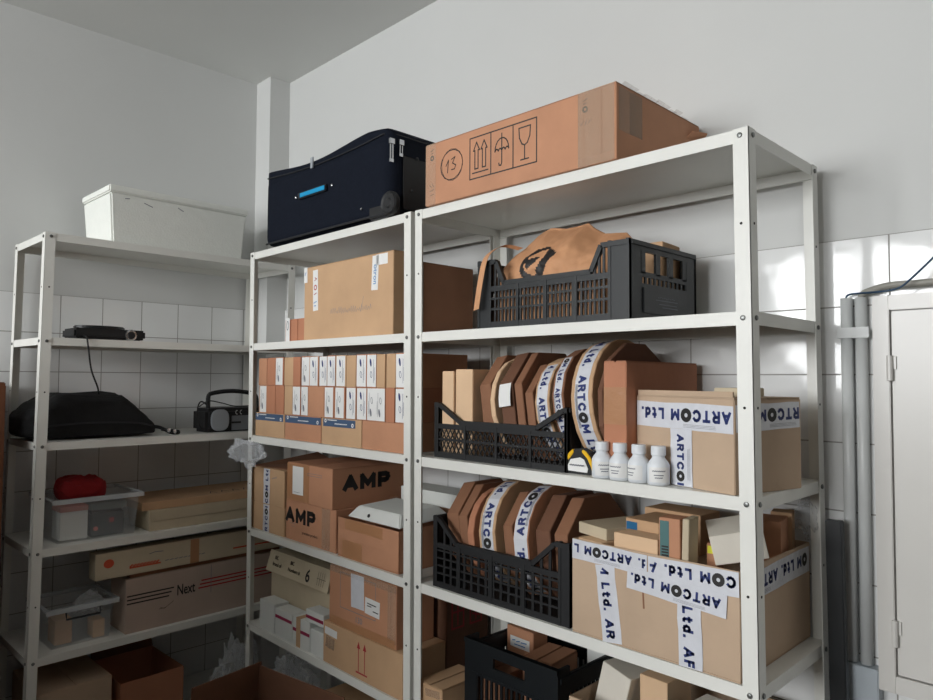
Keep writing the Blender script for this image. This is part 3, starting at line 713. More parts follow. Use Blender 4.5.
# crumpled film at the rear right
def film(label, c, r, n=10, seed=1, flat=1.0, name='plastic_film', cat='plastic film', parent=None, sx=1, sy=1):
    from mathutils import noise
    bm = bmesh.new(); bmesh.ops.create_icosphere(bm, subdivisions=5, radius=1)
    for v in bm.verts:
        p = v.co.copy(); k = 1+.45*noise.noise(p*1.6+Vector((seed, 0, 0)))+.45*(abs(noise.noise(p*3+Vector((0, seed, 0))))-.25)+.32*(abs(noise.noise(p*7+Vector((0, 0, seed))))-.2)+.12*noise.noise(p*17)
        v.co = Vector((p.x*k*r*sx, p.y*k*r*sy, p.z*k*r*flat))
    zmin = min(v.co.z for v in bm.verts)
    for v in bm.verts: v.co.z -= zmin
    me = bpy.data.meshes.new(name); bm.to_mesh(me); bm.free(); me.materials.append(CLEAR2)
    o = bpy.data.objects.new(name, me); C.objects.link(o); o.location = c
    return tag(o, label, cat)
film('crumpled clear film poking up by the rear right post, fourth shelf', (-.040, .375, c4z+.002), .026, seed=4, flat=1.6, sy=.45)

# --- fifth shelf of the right unit
def crate_end_on():
    x0, x1, y0, y1, H = -.830, -.508, .045, .352, .236; L, Dp = x1-x0, y1-y0
    e = empty('plastic_crate', ((x0+x1)/2, (y0+y1)/2, S[4]+E0)); tag(e, 'black plastic crate with a hand-hole and slotted end, low on the right unit', 'crate')
    MB().box(-L/2+.006, L/2-.006, -Dp/2+.006, Dp/2-.006, 0, .008).build('bottom_panel', BLACKP, e)
    for s in (-1, 1):
        y = s*(Dp/2-.004); b = MB(); f = lambda xa, xb, za, zb, t=.004: b.box(xa, xb, y-t, y+t, za, zb)
        f(-L/2, -L/2+.045, 0, H); f(L/2-.045, L/2, 0, H); f(-L/2+.045, L/2-.045, 0, .04)
        f(-L/2+.045, -.055, .150, H); f(.055, L/2-.045, .150, H); f(-.055, .055, .150, .178); f(-.055, .055, .205, H)
        b.box(-L/2, L/2, y-.008, y+.008, H-.012, H); b.box(-L/2+.03, L/2-.03, y-.006, y+.006, .145, .152)
        n = 13
        for i in range(n+1): x = -L/2+.045+(L-.09)*i/n; f(x-.0035, x+.0035, .04, .150, .003)
        b.build('end_panel', BLACKP, e)
        x = s*(L/2-.004); b = MB(); f = lambda ya, yb, za, zb, t=.004: b.box(x-t, x+t, ya, yb, za, zb)
        yy = Dp/2-.009
        f(-yy, -yy+.04, 0, H); f(yy-.04, yy, 0, H); f(-yy+.04, yy-.04, 0, .04); f(-yy+.04, yy-.04, .17, H-.02); b.box(x-.008, x+.008, -yy, yy, H-.034, H-.022)
        for i in range(13): y = -yy+.04+(2*yy-.08)*i/12; f(y-.0035, y+.0035, .04, .17, .003)
        b.build('side_panel', BLACKP, e)
crate_end_on()
zq = S[4]+E0+.0085
o, D_ = carton('small orange box with a white and blue label standing in the lowest crate', (-.818, .205), (-.715, .200), zq, .226, .06, K_OR, 'small box', 'small_box', top='plain')
strip(o, D_, 'front', 0, .185, .075, .030, 0, WHITE, 'white_label'); printed(o, D_, 'front', [('s', [[(-.028, .188), (-.018, .19)], [(-.012, .187), (0, .19)], [(.006, .188), (.026, .19)], [(-.02, .178), (.02, .179)]], .003)], BLUEINK, 'label_print', off=.001)
o, D_ = carton('small brown box lying low in the crate behind the hand-hole', (-.694, .13), (-.600, .14), zq, .190, .13, K_OR, 'small box', 'small_box', top='flaps')
o, D_ = carton('brown cardboard box filling the left front of the lowest crate', (-.815, .065), (-.705, .065), zq, .150, .12, K_BRN, 'small box', 'small_box', top='flaps')
o, D_ = carton('white card box at the back right of the lowest crate', (-.590, .28), (-.522, .28), zq, .222, .05, WCARD, 'small box', 'small_box', top='plain')
o, D_ = carton('open brown carton of small boxes at the front of fifth shelf', (-.450, .012), (-.060, .012), S[4]+E0, .208, .33, K_PALE, top='open')
W5, d5, h5 = D_; strip(o, D_, 'front', -W5/2+.03, .15, .05, .10, .1, TAPE, 'packing_tape')
lump('white box tipped up in the open carton of the fifth shelf', (-.400, .14, S[4]+.12), (.085, .10, .145), (-.06, .22, -.12), K_LITE)
lump('tan box standing at the middle of fifth-shelf open carton', (-.283, .16, S[4]+.0055), (.072, .10, .262), (0, 0, -.05), K_CREAM)
lump('small cyan packet beside the tan box in the open carton', (-.235, .10, S[4]+.0055), (.036, .05, .215), (0, .03, .2), mat('cyan_card', (60, 150, 170), .5))
lump('white leaflet pack standing at the right end of the open carton', (-.155, .12, S[4]+.0055), (.09, .12, .235), (0, 0, -.1), K_LITE)
o, D_ = carton('small tan box with peeling tape at the far left front of fifth shelf', (-.985, .012), (-.885, .012), S[4]+E0, .082, .16, K_TAN)
strip(o, D_, 'front', .01, .06, .06, .02, .1, CTAPE, 'clear_tape')

# ================================================================= MIDDLE UNIT
# --- navy suitcase
def suitcase():
    x0, x1, y0, y1 = -1.876, -1.115, -.012, .365; L = x1-x0; Dp = y1-y0; H = .288
    e = empty('suitcase', ((x0+x1)/2, (y0+y1)/2, S[0]+E0)); tag(e, 'dark navy soft suitcase lying flat on top of the middle shelving', 'suitcase')
    def shell(za, zb, grow, name, m_, soft):
        nx, na = 40, 48; vs = []; fs = []
        for i in range(nx+1):
            t = i/nx; X = -L/2-grow+(L+2*grow)*t
            e_ = min(t, 1-t)*L; rr = .022; ins = rr-sqrt(max(0, rr*rr-max(0, rr-e_)**2)) if e_ < rr else 0
            hw = Dp/2+grow-ins
            bul = soft*(-.024*sin(pi*min(1, t/.85))**1.5 if t < .85 else -.014*((t-.85)/.15)**1.5)
            for k in range(na):
                a = 2*pi*k/na; c, s_ = cos(a), sin(a); p = .16
                yy = (abs(c)**p)*(1 if c > 0 else -1)*hw; zz = (abs(s_)**p)*(1 if s_ > 0 else -1)
                z = (za+zb)/2+zz*((zb-za)/2-ins*.6)+(bul if zz > .2 else 0)
                vs.append((X, yy, z))
        for i in range(nx):
            for k in range(na): a = i*na+k; b_ = i*na+(k+1) % na; fs.append((a, b_, b_+na, a+na))
        fs.append(tuple(range(na))[::-1]); fs.append(tuple(range(nx*na, nx*na+na)))
        return MB().add(vs, fs).build(name, m_, e, smooth=True)
    shell(.004, H-.028, 0, 'case_body', NAVYF, 0); shell(H-.070, H+.006, -.0012, 'lid', NAVYF, 1)
    mb = MB(); yy = Dp/2; P = [(-L/2+.02, -yy-.001), (L/2-.03, -yy-.001), (L/2-.004, -yy+.025), (L/2+.0, yy-.03), (L/2-.03, yy+.0), (-L/2+.02, yy)]
    ZS = (.262, .262, .260, .258, .256, .258); P2 = [(-L/2+.02, -yy-.001, .264), (-L*.25, -yy-.001, .252), (0, -yy-.001, .246), (L*.28, -yy-.001, .252), (L/2-.03, -yy-.001, .262)]; mb.tube(curve_pts(P2, 4)+[(x, y, .262) for x, y in P[2:]], .0032, 6); mb.build('zip_track', NAVYT, e)
    mb = MB(); mb.tube([(-L/2+.015, -yy-.0, .012), (L/2-.02, -yy-.0, .012)], .004, 6); mb.build('piping', NAVYT, e)
    h = empty('side_handle', (-.036, -yy-.002, .152)); h.parent = e
    MB().box(-.095, .085, -.009, -.002, -.012, .012).build('handle_strap', NAVYT, h, bevel=.002)
    MB().box(-.075, .080, -.0115, -.0092, -.0075, .0075).build('cyan_strip', CYAN, h, bevel=.0008)
    for x in (-.118, .112): MB().lathe([(.0055, 0), (.0055, .002), (.003, .004)], 10, 0, Matrix.Translation((x, -.001, .002)) @ Matrix.Rotation(pi/2, 4, 'X')).build('rivet', CHROME, h)
    MB().lathe([(.005, 0), (.005, .002), (.003, .004)], 10, 0, Matrix.Translation((.243, -yy-.001, .045)) @ Matrix.Rotation(pi/2, 4, 'X')).build('rivet', CHROME, e)
    mb = MB(); mb.box(-.008, .006, -yy-.008, -yy-.003, H-.050, H-.012, 0, Matrix.Translation((-.045, 0, 0))); mb.build('strap_tab', SILV, e)
    for y, z0, z1 in ((-.182, .175, .232), (-.145, .200, .236)):      # two zip pulls by the wheel end
        mb = MB(); mb.box(L/2+.001, L/2+.008, y-.009, y+.009, z1-.006, z1+.010); mb.box(L/2+.002, L/2+.005, y-.006, y-.003, z0, z1); mb.box(L/2+.002, L/2+.005, y+.003, y+.006, z0, z1)
        mb.box(L/2+.0015, L/2+.0055, y-.007, y+.007, z0-.006, z0+.004); mb.build('zip_pull', CHROME, e)
    MB().box(L/2-.10, L/2+.001, -yy-.0025, -yy+.05, .0, .045).build('corner_guard', BLACKP2, e, bevel=.006)
    MB().box(L/2+.001, L/2+.006, -yy+.05, yy-.02, .03, .20).build('end_plate', BLACKP2, e, bevel=.003)
    for y in (-yy+.02, yy-.03):
        M = Matrix.Translation((L/2+.012, y-.034, .0375)) @ Matrix.Rotation(-pi/2, 4, 'X')
        MB().lathe([(.012, 0), (.016, .003), (.026, .003), (.033, .0), (.037, .005), (.037, .017), (.033, .022), (.012, .022)], 24, 0, M).build('wheel', BLACKP2, e)
    for y, z in ((-.08, .20), (-.10, .095)): MB().lathe([(.006, 0), (.006, .003), (.003, .006)], 10, 0, Matrix.Translation((L/2+.004, y, z)) @ Matrix.Rotation(pi/2, 4, 'Y')).build('stud', BLACKP, e)
suitcase()
# --- second shelf
for k, (a, c) in enumerate(((-1.905, -1.868), (-1.863, -1.815), (-1.812, -1.765))):
    o, D_ = carton(['small orange box with a white strip label, left of the big upright carton', 'plain small orange box next to the white-labelled one on second shelf', 'plain small orange box touching the big upright carton on second shelf'][k],
        (a, .10), (c, .10), S[1]+E0, .094, .20, K_ORD, 'small box', 'small_box', top='plain')
    if k == 0: strip(o, D_, 'front', 0, .054, .028, .092, 0, WHITE, 'white_label'); printed(o, D_, 'front', [('s', [ellipse(0, .07, .007, .017)], .003)], GINK, 'label_print', off=.001)
o, D_ = carton('big tan carton standing upright on second shelf, with taped corners and faint handwriting', (-1.642, .022), (-1.118, .012), S[1]+E0, .262, .112, K_TAN, top='flaps')
Wu, du, hu = D_
strip(o, D_, 'front', -Wu/2+.008, .235, .022, .055, .03, WHITE, 'white_label'); strip(o, D_, 'front', -Wu/2+.075, .175, .032, .145, .03, WHITE, 'white_label')
strip(o, D_, 'front', Wu/2-.095, .200, .034, .110, -.05, WHITE, 'white_label'); strip(o, D_, 'front', Wu/2-.06, .240, .06, .034, 0, WHITE, 'white_label')
printed(o, D_, 'front', [('r', -Wu/2+.075, .185, .006, .010), ('s', [[(-Wu/2+.068, .16), (-Wu/2+.082, .165)], [(-Wu/2+.070, .21), (-Wu/2+.082, .215), (-Wu/2+.072, .22)]], .003)], REDINK, 'red_print', off=.001)
printed(o, D_, 'front', [('t', 'otron', Wu/2-.092, .195, .028, -pi/2-.05, .01), ('s', [[(-Wu/2+.066, .13), (-Wu/2+.084, .135)], [(-Wu/2+.068, .12), (-Wu/2+.08, .12)], [(-Wu/2+.004, .235), (-Wu/2+.010, .245)]], .003)], BLUEINK, 'blue_print', off=.0012)
sc2 = []; x = -.09
rr = random.Random(5)
for i in range(20): sc2.append([(x, .085), (x+.006, .085+rr.uniform(.008, .022)), (x+.010, .085+rr.uniform(-.004, .004))]); x += .012
sc2.append([(x-.06, .08), (x-.045, .13)]); printed(o, D_, 'front', [('s', sc2, .0012)], GINK, 'handwriting')
strip(o, D_, 'right', 0, .13, .03, .25, 0, BTAPE, 'tape_strip')
carton('plain brown carton behind the big upright one, glimpsed between the two units', (-1.64, .142), (-1.121, .136), S[1]+E0, .240, .225, K_BRN)
# --- third shelf: bottom cartons + two rows of small boxes
bz = S[2]+E0
edges = [-1.966, -1.744, -1.502, -1.269, -1.054]
def yoff(x): return .010+(-.009)*(x+1.0)*-1*-1
def Yr(x): return -.0047+.0095*(-(x+1.0073))+.0145
def Xr(x): return CAM.x+(x-CAM.x)*(Yr(x)-CAM.y)/(.01-CAM.y)
for k in range(4):
    a, c = edges[k]+.0015, edges[k+1]-.0015; m_ = [K_TAN, K_OR, K_TAN, K_OR][k]
    o, D_ = carton(['small carton with blue tape at the far left of the bottom row, third shelf', 'orange carton with blue tape, second of the bottom row on third shelf', 'tan carton with blue tape, third of the bottom row on third shelf', 'plain orange carton without tape at the right end of the bottom row'][k],
        (Xr(a), Yr(a)), (Xr(c), Yr(c)), bz, .089, .28, m_, group='cartons under the small boxes', top='plain')
    if k < 3:
        Wb = D_[0]; xx = [-.004, 0, -.012][k]; L = Wb-[.012, .004, .045][k]
        t_ = strip(o, D_, 'front', xx, .074, L, .026, 0, BLUETAPE, 'blue_tape')
        pr = [('r', xx-L*.42, .080, .003, .0065), ('r', xx+L*.42, .070, .003, .0065), ('s', [[(xx-L*.12+i*.008, .071), (xx-L*.12+i*.008+.005, .072)] for i in range(9)]+[[(xx-L*.35+i*.007, .083), (xx-L*.35+i*.007+.004, .083)] for i in range(8)], .003)]
        printed(o, D_, 'front', pr, WHITE, 'white_print', off=.001)
row0 = [-1.950, -1.886, -1.822, -1.760, -1.695, -1.642, -1.585, -1.524, -1.475, -1.425, -1.362, -1.307, -1.248, -1.197, -1.152, -1.104, -1.056]
lab0 = {2: 1, 5: 1, 6: 0, 7: 0, 8: 0, 9: 0, 11: 0, 12: 0, 15: 0}
row1 = [-1.946, -1.882, -1.815, -1.752, -1.695, -1.639, -1.592, -1.489, -1.428, -1.363, -1.306, -1.248, -1.198, -1.150, -1.105, -1.056]
lab1 = {0: 1, 4: 1, 5: 1, 7: 1, 8: 1, 9: 0, 10: 0, 11: 1, 12: 1, 14: 0}
kraft0 = {3: K_TAN, 9: K_TAN, 10: K_TAN, 13: K_TAN, 14: K_TAN}; kraft1 = {3: K_TAN, 6: K_OR}
ordn = ['first', 'second', 'third', 'fourth', 'fifth', 'sixth', 'seventh', 'eighth', 'ninth', 'tenth', 'eleventh', 'twelfth', 'thirteenth', 'fourteenth', 'fifteenth', 'sixteenth']
for (row, labs, kr, z, rn) in ((row1, lab1, kraft1, bz+.0897, 'lower'), (row0, lab0, kraft0, bz+.0897+.1062, 'upper')):
    for k in range(len(row)-1):
        a, c = row[k]+.0012, row[k+1]-.0012; dz = random.uniform(-.0015, .0015) if rn == 'upper' else 0; dy = random.uniform(0, .004)
        desc = ('white-labelled box' if k in labs else 'plain box')+(', widest one' if (rn == 'lower' and k == 6) else '')
        o, D_ = carton('%s, %s from the left in the %s row of small boxes' % (desc, ordn[k], rn), (Xr(a), Yr(a)+dy), (Xr(c), Yr(c)+dy), z, .1055+dz, .26, kr.get(k, K_ORD if k % 3 else K_OR), 'small box', 'small_box', 'small boxes in two rows on the third shelf', top='plain', bev=.001)
        if k in labs:
            wl = min(.050, D_[0]-.002); lh = .101
            strip(o, D_, 'front', 0, .0528, wl, lh, random.uniform(-.01, .01), WHITE, 'white_label')
            s_ = -1 if labs[k] else 1; cy = .0528
            it = [('p', ellipse(-.004, cy+s_*.026, .0045, .013, .2)[:-1]), ('s', [ellipse(-.001*s_, cy-s_*.012, .0045, .010, .15)], .0016),
                  ('s', [[(.012*s_, cy-.038), (.012*s_, cy+.036)], [(.016*s_, cy-.03), (.016*s_, cy+.01)]], .0012)]
            printed(o, D_, 'front', it, GINK if labs[k] else NAVY, 'label_print', off=.001)
# --- fourth shelf
film('clump of crumpled clear plastic film hanging at the left post of middle shelving', (-1.955, -.028, SZ[2]-.115), .075, seed=2, flat=.62, sx=1.6, sy=.32)
az = S[3]+E0
o, D_ = carton('lower of two stacked taped tan boxes at the left of fourth shelf', (-1.993, .018), (-1.745, .016), az, .104, .26, K_TAN, group=None, top='plain')
tape(o, D_, 'front', -.012, .052, .102, .046, ang=pi/2, start=.10)
o, D_ = carton('upper of two stacked taped tan boxes, with film over it', (-1.997, .018), (-1.749, .016), az+.1046, .135, .26, K_TAN, top='plain')
tape(o, D_, 'front', -.008, .0675, .132, .046, ang=pi/2, start=.30)
printed(o, D_, 'front', [('s', [[(.03, .1), (.07, .11)], [(.032, .098), (.068, .106)]], .0012)], GINK, 'faint_mark')
mb = MB(); mb.add([(-.11, -.129, .136), (.12, -.10, .1365), (.12, .10, .150), (-.05, .12, .175), (-.11, -.129, .138), (.12, -.10, .1385), (.12, .10, .152), (-.05, .12, .177)], [(0, 3, 2, 1), (4, 5, 6, 7), (0, 1, 5, 4), (1, 2, 6, 5), (2, 3, 7, 6), (3, 0, 4, 7)]); mb.build('flap', K_BRN, o)
o, D_ = carton('lower orange carton with large black AMP lettering on its front', (-1.738, .018), (-1.415, .016), az, .142, .34, K_OR, top='plain')
printed(o, D_, 'front', [('g', 'AMP', -.064, .090, .055, .0165, 1.4), ('t', 'precision product', .0, .036, .014, 0, .01)], INK, 'black_lettering')
printed(o, D_, 'front', [('s', [[(-.135, .06), (-.095, .06)], [(-.12, .05), (-.10, .05)]], .0012)], GINK, 'faint_mark')
strip(o, D_, 'front', D_[0]/2-.06, .072, .05, .135, 0, CTAPE, 'clear_tape')
o, D_ = carton('upper orange carton with AMP lettering on its right side', (-1.724, .012), (-1.430, .010), az+.1426, .136, .345, K_OR, top='flaps')
Wa = D_[0]; strip(o, D_, 'front', -Wa/2+.074, .068, .145, .128, 0, BTAPE, 'tape_strip'); strip(o, D_, 'front', -Wa/2+.076, .075, .072, .100, 0, WHITE, 'white_label', off=.0008)
printed(o, D_, 'front', [('s', [[(-Wa/2+.05, .033), (-Wa/2+.09, .033)], [(-Wa/2+.14, .108), (-Wa/2+.23, .108), (-Wa/2+.23, .1), (-Wa/2+.14, .1), (-Wa/2+.14, .108)]], .0013)], GINK, 'label_print', off=.0015)
printed(o, D_, 'right', [('g', 'AMP', -.030, .084, .056, .018, 1.4)], INK, 'black_lettering')
o, D_ = carton('orange-tan carton at the right front of fourth shelf under the white tray', (-1.395, .010), (-1.075, .008), az, .128, .19, K_OR, top='sunk')
strip(o, D_, 'front', -.02, .108, .20, .034, -.02, BTAPE, 'tape_strip'); strip(o, D_, 'front', -.08, .03, .11, .055, 0, BTAPE, 'tape_strip')
o, D_ = carton('brown cardboard box behind the orange-tan carton of the fourth shelf', (-1.40, .228), (-1.050, .226), az, .165, .125, K_BRN)
o, D_ = carton('flat white box on the brown box behind the turned-over tray', (-1.34, .232), (-1.056, .230), az+.1656, .046, .11, WCARD, 'small box', 'small_box', top='plain')
# white tray-like lid, resting tilted on the carton
b = MB(); w1, d1, w2, d2, hh = .138, .105, .110, .078, .034
b.add([(-w1, -d1, 0), (w1, -d1, 0), (w1, d1, 0), (-w1, d1, 0), (-w2, -d2, hh), (w2, -d2, hh), (w2, d2, hh), (-w2, d2, hh)], [(0, 3, 2, 1), (4, 5, 6, 7), (0, 1, 5, 4), (1, 2, 6, 5), (2, 3, 7, 6), (3, 0, 4, 7)])
o = b.build('white_tray', WCARD, bevel=.003, loc=(-1.212, .118, az+.139), rot=(.05, .0, -.02)); tag(o, 'shallow white tray turned over on the orange-tan carton', 'tray')
MB().lathe([(.006, 0), (.006, .002)], 8, 0, Matrix.Translation((-.03, -d1+.010, .014)) @ Matrix.Rotation(pi/2-.4, 4, 'X')).build('latch_mark', INK, o)
# --- fifth shelf of middle unit
fz = S[4]+E0
def sloped(label, P0, P1, z, h, d, m_): pass
o, D_ = carton('tan carton printed with a large black 6, standing at the back left of fifth shelf', (-1.955, .085), (-1.530, .082), fz, .268, .24, K_BEIGE, top='plain')
W6, d6, h6 = D_
mb = MB(); y = -d6/2; zt = h6
mb.add([(-W6/2-.008, y-.020, .195), (W6/2+.0, y-.020, .195), (W6/2, y-.002, zt+.004), (-W6/2+.0, y-.002, zt+.004), (-W6/2-.008, y-.017, .195), (W6/2, y-.017, .195), (W6/2, y+.001, zt+.004), (-W6/2, y+.001, zt+.004)],
    [(0, 1, 2, 3), (7, 6, 5, 4), (0, 4, 5, 1), (1, 5, 6, 2), (2, 6, 7, 3), (3, 7, 4, 0)]); fl = mb.build('folded_flap', K_BEIGE, o)
def frf(u, v, o_):
    k = (v-.195)/(zt+.004-.195); return (u, y-.020+.018*k-o_-.0006, v)
mb = MB()
for (t, u, v, s_, bd) in (('6', .075, .229, .060, .02), ('BIC', -.155, .250, .018, .02), ('Brand of', -.145, .226, .018, .02), ('BIC', -.04, .250, .018, .02), ('Numbers #', -.02, .226, .018, .02)):
    V, f_, wd, ht = text_mesh(t, s_, bd); put2d(mb, frf, [(a-wd/2, c-s_*.35) for a, c in V], f_, 0, u, v)
V, f_ = strokes2d([[(.14+i*.013, .21), (.14+i*.013, .255)] for i in range(4)]+[[(.135, .232), (.19, .232)]], .0014); put2d(mb, frf, V, f_)
mb.build('black_lettering', INK, fl)
def whitebox(label, a, c, y0, z, h, d, bandz):
    o, D_ = carton(label, (a, y0), (c, y0), z, h, d, WCARD, 'small box', 'small_box', 'white boxes with crimson stripes', top='plain')
    if bandz: strip(o, D_, 'front', 0, bandz, D_[0]-.004, .011, 0, MAG, 'crimson_stripe')
    return o, D_
whitebox('white box without a stripe, far left front of the fifth shelf', -1.905, -1.795, .010, fz, .108, .060, 0)
whitebox('middle white box with a crimson stripe, left of the tan paper band', -1.790, -1.672, .010, fz, .100, .060, .072)
o, D_ = whitebox('white box with crimson stripe wrapped by a tan paper band', -1.668, -1.555, .010, fz, .100, .060, .056)
MB().box(-.030, -.004, -.0315, -.0302, .0, .1005).build('paper_band', K_TAN, o); MB().box(-.030, -.004, -.0315, .0302, .1002, .1012).build('paper_band', K_TAN, o)
whitebox('plain white box, last one before the arrow-marked carton', -1.551, -1.472, .010, fz, .085, .060, 0)
whitebox('white box with crimson stripe lying on top of the other white boxes', -1.585, -1.475, .012, fz+.1018, .042, .055, .018)
o, D_ = carton('tan carton with two red up-arrows at the right front of fifth shelf', (-1.466, .006), (-1.046, .004), fz, .134, .17, K_TAN, top='plain')
Wt = D_[0]; L2 = []
for k in (-.01, .022): L2 += [[(k, .025), (k, .108)]]
printed(o, D_, 'front', [('s', L2, .0035), ('p', [(-.019, .094), (-.001, .094), (-.01, .116)]), ('p', [(.013, .094), (.031, .094), (.022, .116)]), ('s', [[(-.022, .020), (.034, .020)]], .005)], REDINK, 'red_arrows')
strip(o, D_, 'front', -Wt/2+.045, .105, .07, .024, -.05, WHITE, 'white_label'); strip(o, D_, 'front', -Wt/2+.04, .070, .05, .038, -.1, CTAPE, 'clear_tape')
o, D_ = carton('orange carton with a white address label, standing on the arrow-marked carton', (-1.445, .014), (-1.088, .012), fz+.1346, .190, .15, K_OR, top='flaps')
Wq = D_[0]
strip(o, D_, 'front', 0, .178, Wq-.004, .022, -.01, CTAPE, 'clear_tape'); strip(o, D_, 'front', Wq/2-.022, .10, .040, .17, 0, CTAPE, 'clear_tape')
strip(o, D_, 'front', -.02, .130, .070, .105, .03, TAPE, 'wide_tape'); strip(o, D_, 'front', .060, .098, .075, .050, -.04, WHITE, 'white_label', off=.0008)
printed(o, D_, 'front', [('s', [[(-.115, .175), (.075, .175), (.075, .062), (-.115, .062), (-.115, .175)]], .002), ('t', '130', -.01, .042, .026, 0, .01)], GINK, 'printed_frame')
printed(o, D_, 'front', [('s', [[(.035, .108), (.08, .106)], [(.035, .1), (.055, .1)], [(.065, .088), (.09, .087)]], .003)], INK, 'label_print', off=.0018)
strip(o, D_, 'front', 0, .014, Wq-.01, .024, 0, BTAPE, 'tape_strip')
mb = MB(); yb = -.075; mb.add([(-Wq/2+.02, yb, .190), (Wq/2-.03, yb+.09, .185+.006), (-Wq/2+.10, yb+.10, .205), (-Wq/2+.02, yb, .193), (Wq/2-.03, yb+.09, .189+.006), (-Wq/2+.10, yb+.10, .208)], [(0, 2, 1), (3, 4, 5), (0, 1, 4, 3), (1, 2, 5, 4), (2, 0, 3, 5)]); mb.build('loose_flap', K_BRN, o)
o, D_ = carton('dark brown carton with red printed characters, seen between the two units', (-1.30, .185), (-1.050, .183), fz, .292, .185, K_DBRN, top='plain')
printed(o, D_, 'right', [('s', [[(-.07, .16), (-.07, .26), (-.02, .26), (-.02, .16), (-.07, .16)], [(-.045, .17), (-.045, .25)], [(-.065, .21), (-.025, .21)], [(.01, .16), (.01, .26), (.06, .26), (.06, .16), (.01, .16)], [(.02, .22), (.05, .22)], [(.035, .17), (.035, .25)], [(.02, .19), (.05, .18)]], .006)], REDINK, 'red_characters')

# ================================================================= LEFT UNIT (rack frame: X along the front, Y back)
def W0(x, y): return R0.W(x, y)
def carton0(label, x0, x1, y, z, h, d, m_, **k): return carton(label, W0(x0, y), W0(x1, y), z, h, d, m_, **k)
A0 = R0.th
# foam box
x, yv = W0((.222+.772)/2, .03+.145)
L, Dp, H = .55, .29, .215; e = empty('foam_box', (x, yv, S[0]+E0), A0); tag(e, 'white expanded foam box with lid on top of the left shelving', 'foam box')
b = MB(); a, c = L/2-.016, Dp/2-.010
b.add([(-a, -c, 0), (a, -c, 0), (a, c, 0), (-a, c, 0), (-L/2+.002, -Dp/2+.001, H-.028), (L/2-.002, -Dp/2+.001, H-.028), (L/2-.002, Dp/2-.001, H-.028), (-L/2+.002, Dp/2-.001, H-.028)], [(0, 3, 2, 1), (4, 5, 6, 7), (0, 1, 5, 4), (1, 2, 6, 5), (2, 3, 7, 6), (3, 0, 4, 7)])
b.build('foam_body', EPS, e, bevel=.006); MB().box(-L/2-.003, L/2+.003, -Dp/2-.003, Dp/2+.003, H-.0275, H).build('foam_lid', EPS, e, bevel=.005)
mb = MB(); V, f_ = strokes2d([[(-.15, .165), (-.12, .155)], [(-.02, .17), (.0, .16)], [(-.22, .17), (-.205, .172)]], .003); put2d(mb, frame((L, Dp, H), 'front'), V, f_, off=.0); mb.build('scuff_mark', GINK, e)
# projector / disc player on second shelf
x, yv = W0(.242, .10); e = empty('disc_player', (x, yv, S[1]+E0), A0); tag(e, 'flat black electronic player with a silver ring, cable dangling, second shelf', 'disc player')
MB().box(-.125, .122, -.07, .07, .004, .040).build('player_case', BLACKP2, e, bevel=.007)
b = MB().prism([(.088*cos(t)*1.0, .060*sin(t)) for t in [2*pi*i/40 for i in range(40)]], .0405, .052); b.build('disc_lid', BLACKP, e, bevel=.004).location = (-.02, 0, 0)
MB().lathe([(.016, 0), (.021, .001), (.021, .006), (.016, .007)], 24, 0, Matrix.Translation((.066, -.069, .020)) @ Matrix.Rotation(pi/2, 4, 'X')).build('silver_ring', CHROME, e)
MB().lathe([(.015, 0), (.012, .004)], 20, 0, Matrix.Translation((.066, -.0765, .020)) @ Matrix.Rotation(pi/2, 4, 'X')).build('knob', BLACKP2, e)
for X in (-.10, .10):
    for Y in (-.045, .045): MB().lathe([(.010, 0), (.010, .0045)], 12, 0, Matrix.Translation((X, Y, 0))).build('foot', BLACKP2, e)
b = MB(); b.tube(curve_pts([(-.095, -.065, .012), (-.095, -.100, .004), (-.092, -.110, -.03), (-.080, -.110, -.11), (-.055, -.100, -.17), (-.045, -.085, -.196)], 6), .0032, 8); b.build('cable', CABLEK, e)
# black soft bag on third shelf
def blob(label, name, cat, pts_fn, m_, loc, rz, sub=5, parent=None):
    bm = bmesh.new(); bmesh.ops.create_icosphere(bm, subdivisions=sub, radius=1)
    for v in bm.verts: v.co = pts_fn(v.co.copy())
    me = bpy.data.meshes.new(name); bm.to_mesh(me); bm.free(); me.materials.append(m_)
    for p in me.polygons: p.use_smooth = True
    o = bpy.data.objects.new(name, me); C.objects.link(o)
    if parent: o.parent = parent
    o.location = loc; o.rotation_euler = (0, 0, rz)
    if label: tag(o, label, cat)
    return o
from mathutils import noise
def bagf(p):
    q = Vector((math.copysign(abs(p.x)**.42, p.x), math.copysign(abs(p.y)**.45, p.y), math.copysign(abs(p.z)**.38, p.z)))
    t = (q.x+1)/2; H = .150 if t > .18 else .105+.045*t/.18
    H = .162-.0*t; 
    if t > .70: H = .160-.120*((t-.70)/.30)
    if t < .22: H = .105+.055*(t/.22)
    n_ = noise.noise(Vector((q.x*4, q.y*3, q.z*3)))*.010+noise.noise(Vector((q.x*14, q.y*9, q.z*8)))*.004
    return Vector((q.x*.235, q.y*.124+n_*.6, (q.z+1)/2*(H+n_*1.2)+.0))
x, yv = W0(.205, .172); e = empty('soft_bag', (x, yv, S[2]+E0), A0); tag(e, 'slumped black fabric bag lying on third shelf of left unit', 'bag')
blob(None, 'bag_body', None, bagf, BLKF, (0, 0, .001), 0, parent=e)
b = MB(); b.tube(curve_pts([(.200, -.09, .035), (.235, -.10, .030), (.27, -.12, .010), (.30, -.115, .006), (.31, -.10, .010), (.285, -.09, .014), (.25, -.085, .02)], 6), .0065, 8); b.build('strap', BLKF, e)
for k, (X, Y, Z) in enumerate(((.262, -.122, .018), (.285, -.122, .012))): MB().lathe([(.004, 0), (.008, .001), (.008, .004), (.004, .005)], 10, 0, Matrix.Translation((X, Y, Z)) @ Matrix.Rotation(pi/2, 4, 'X')).build('buckle', CHROME, e)
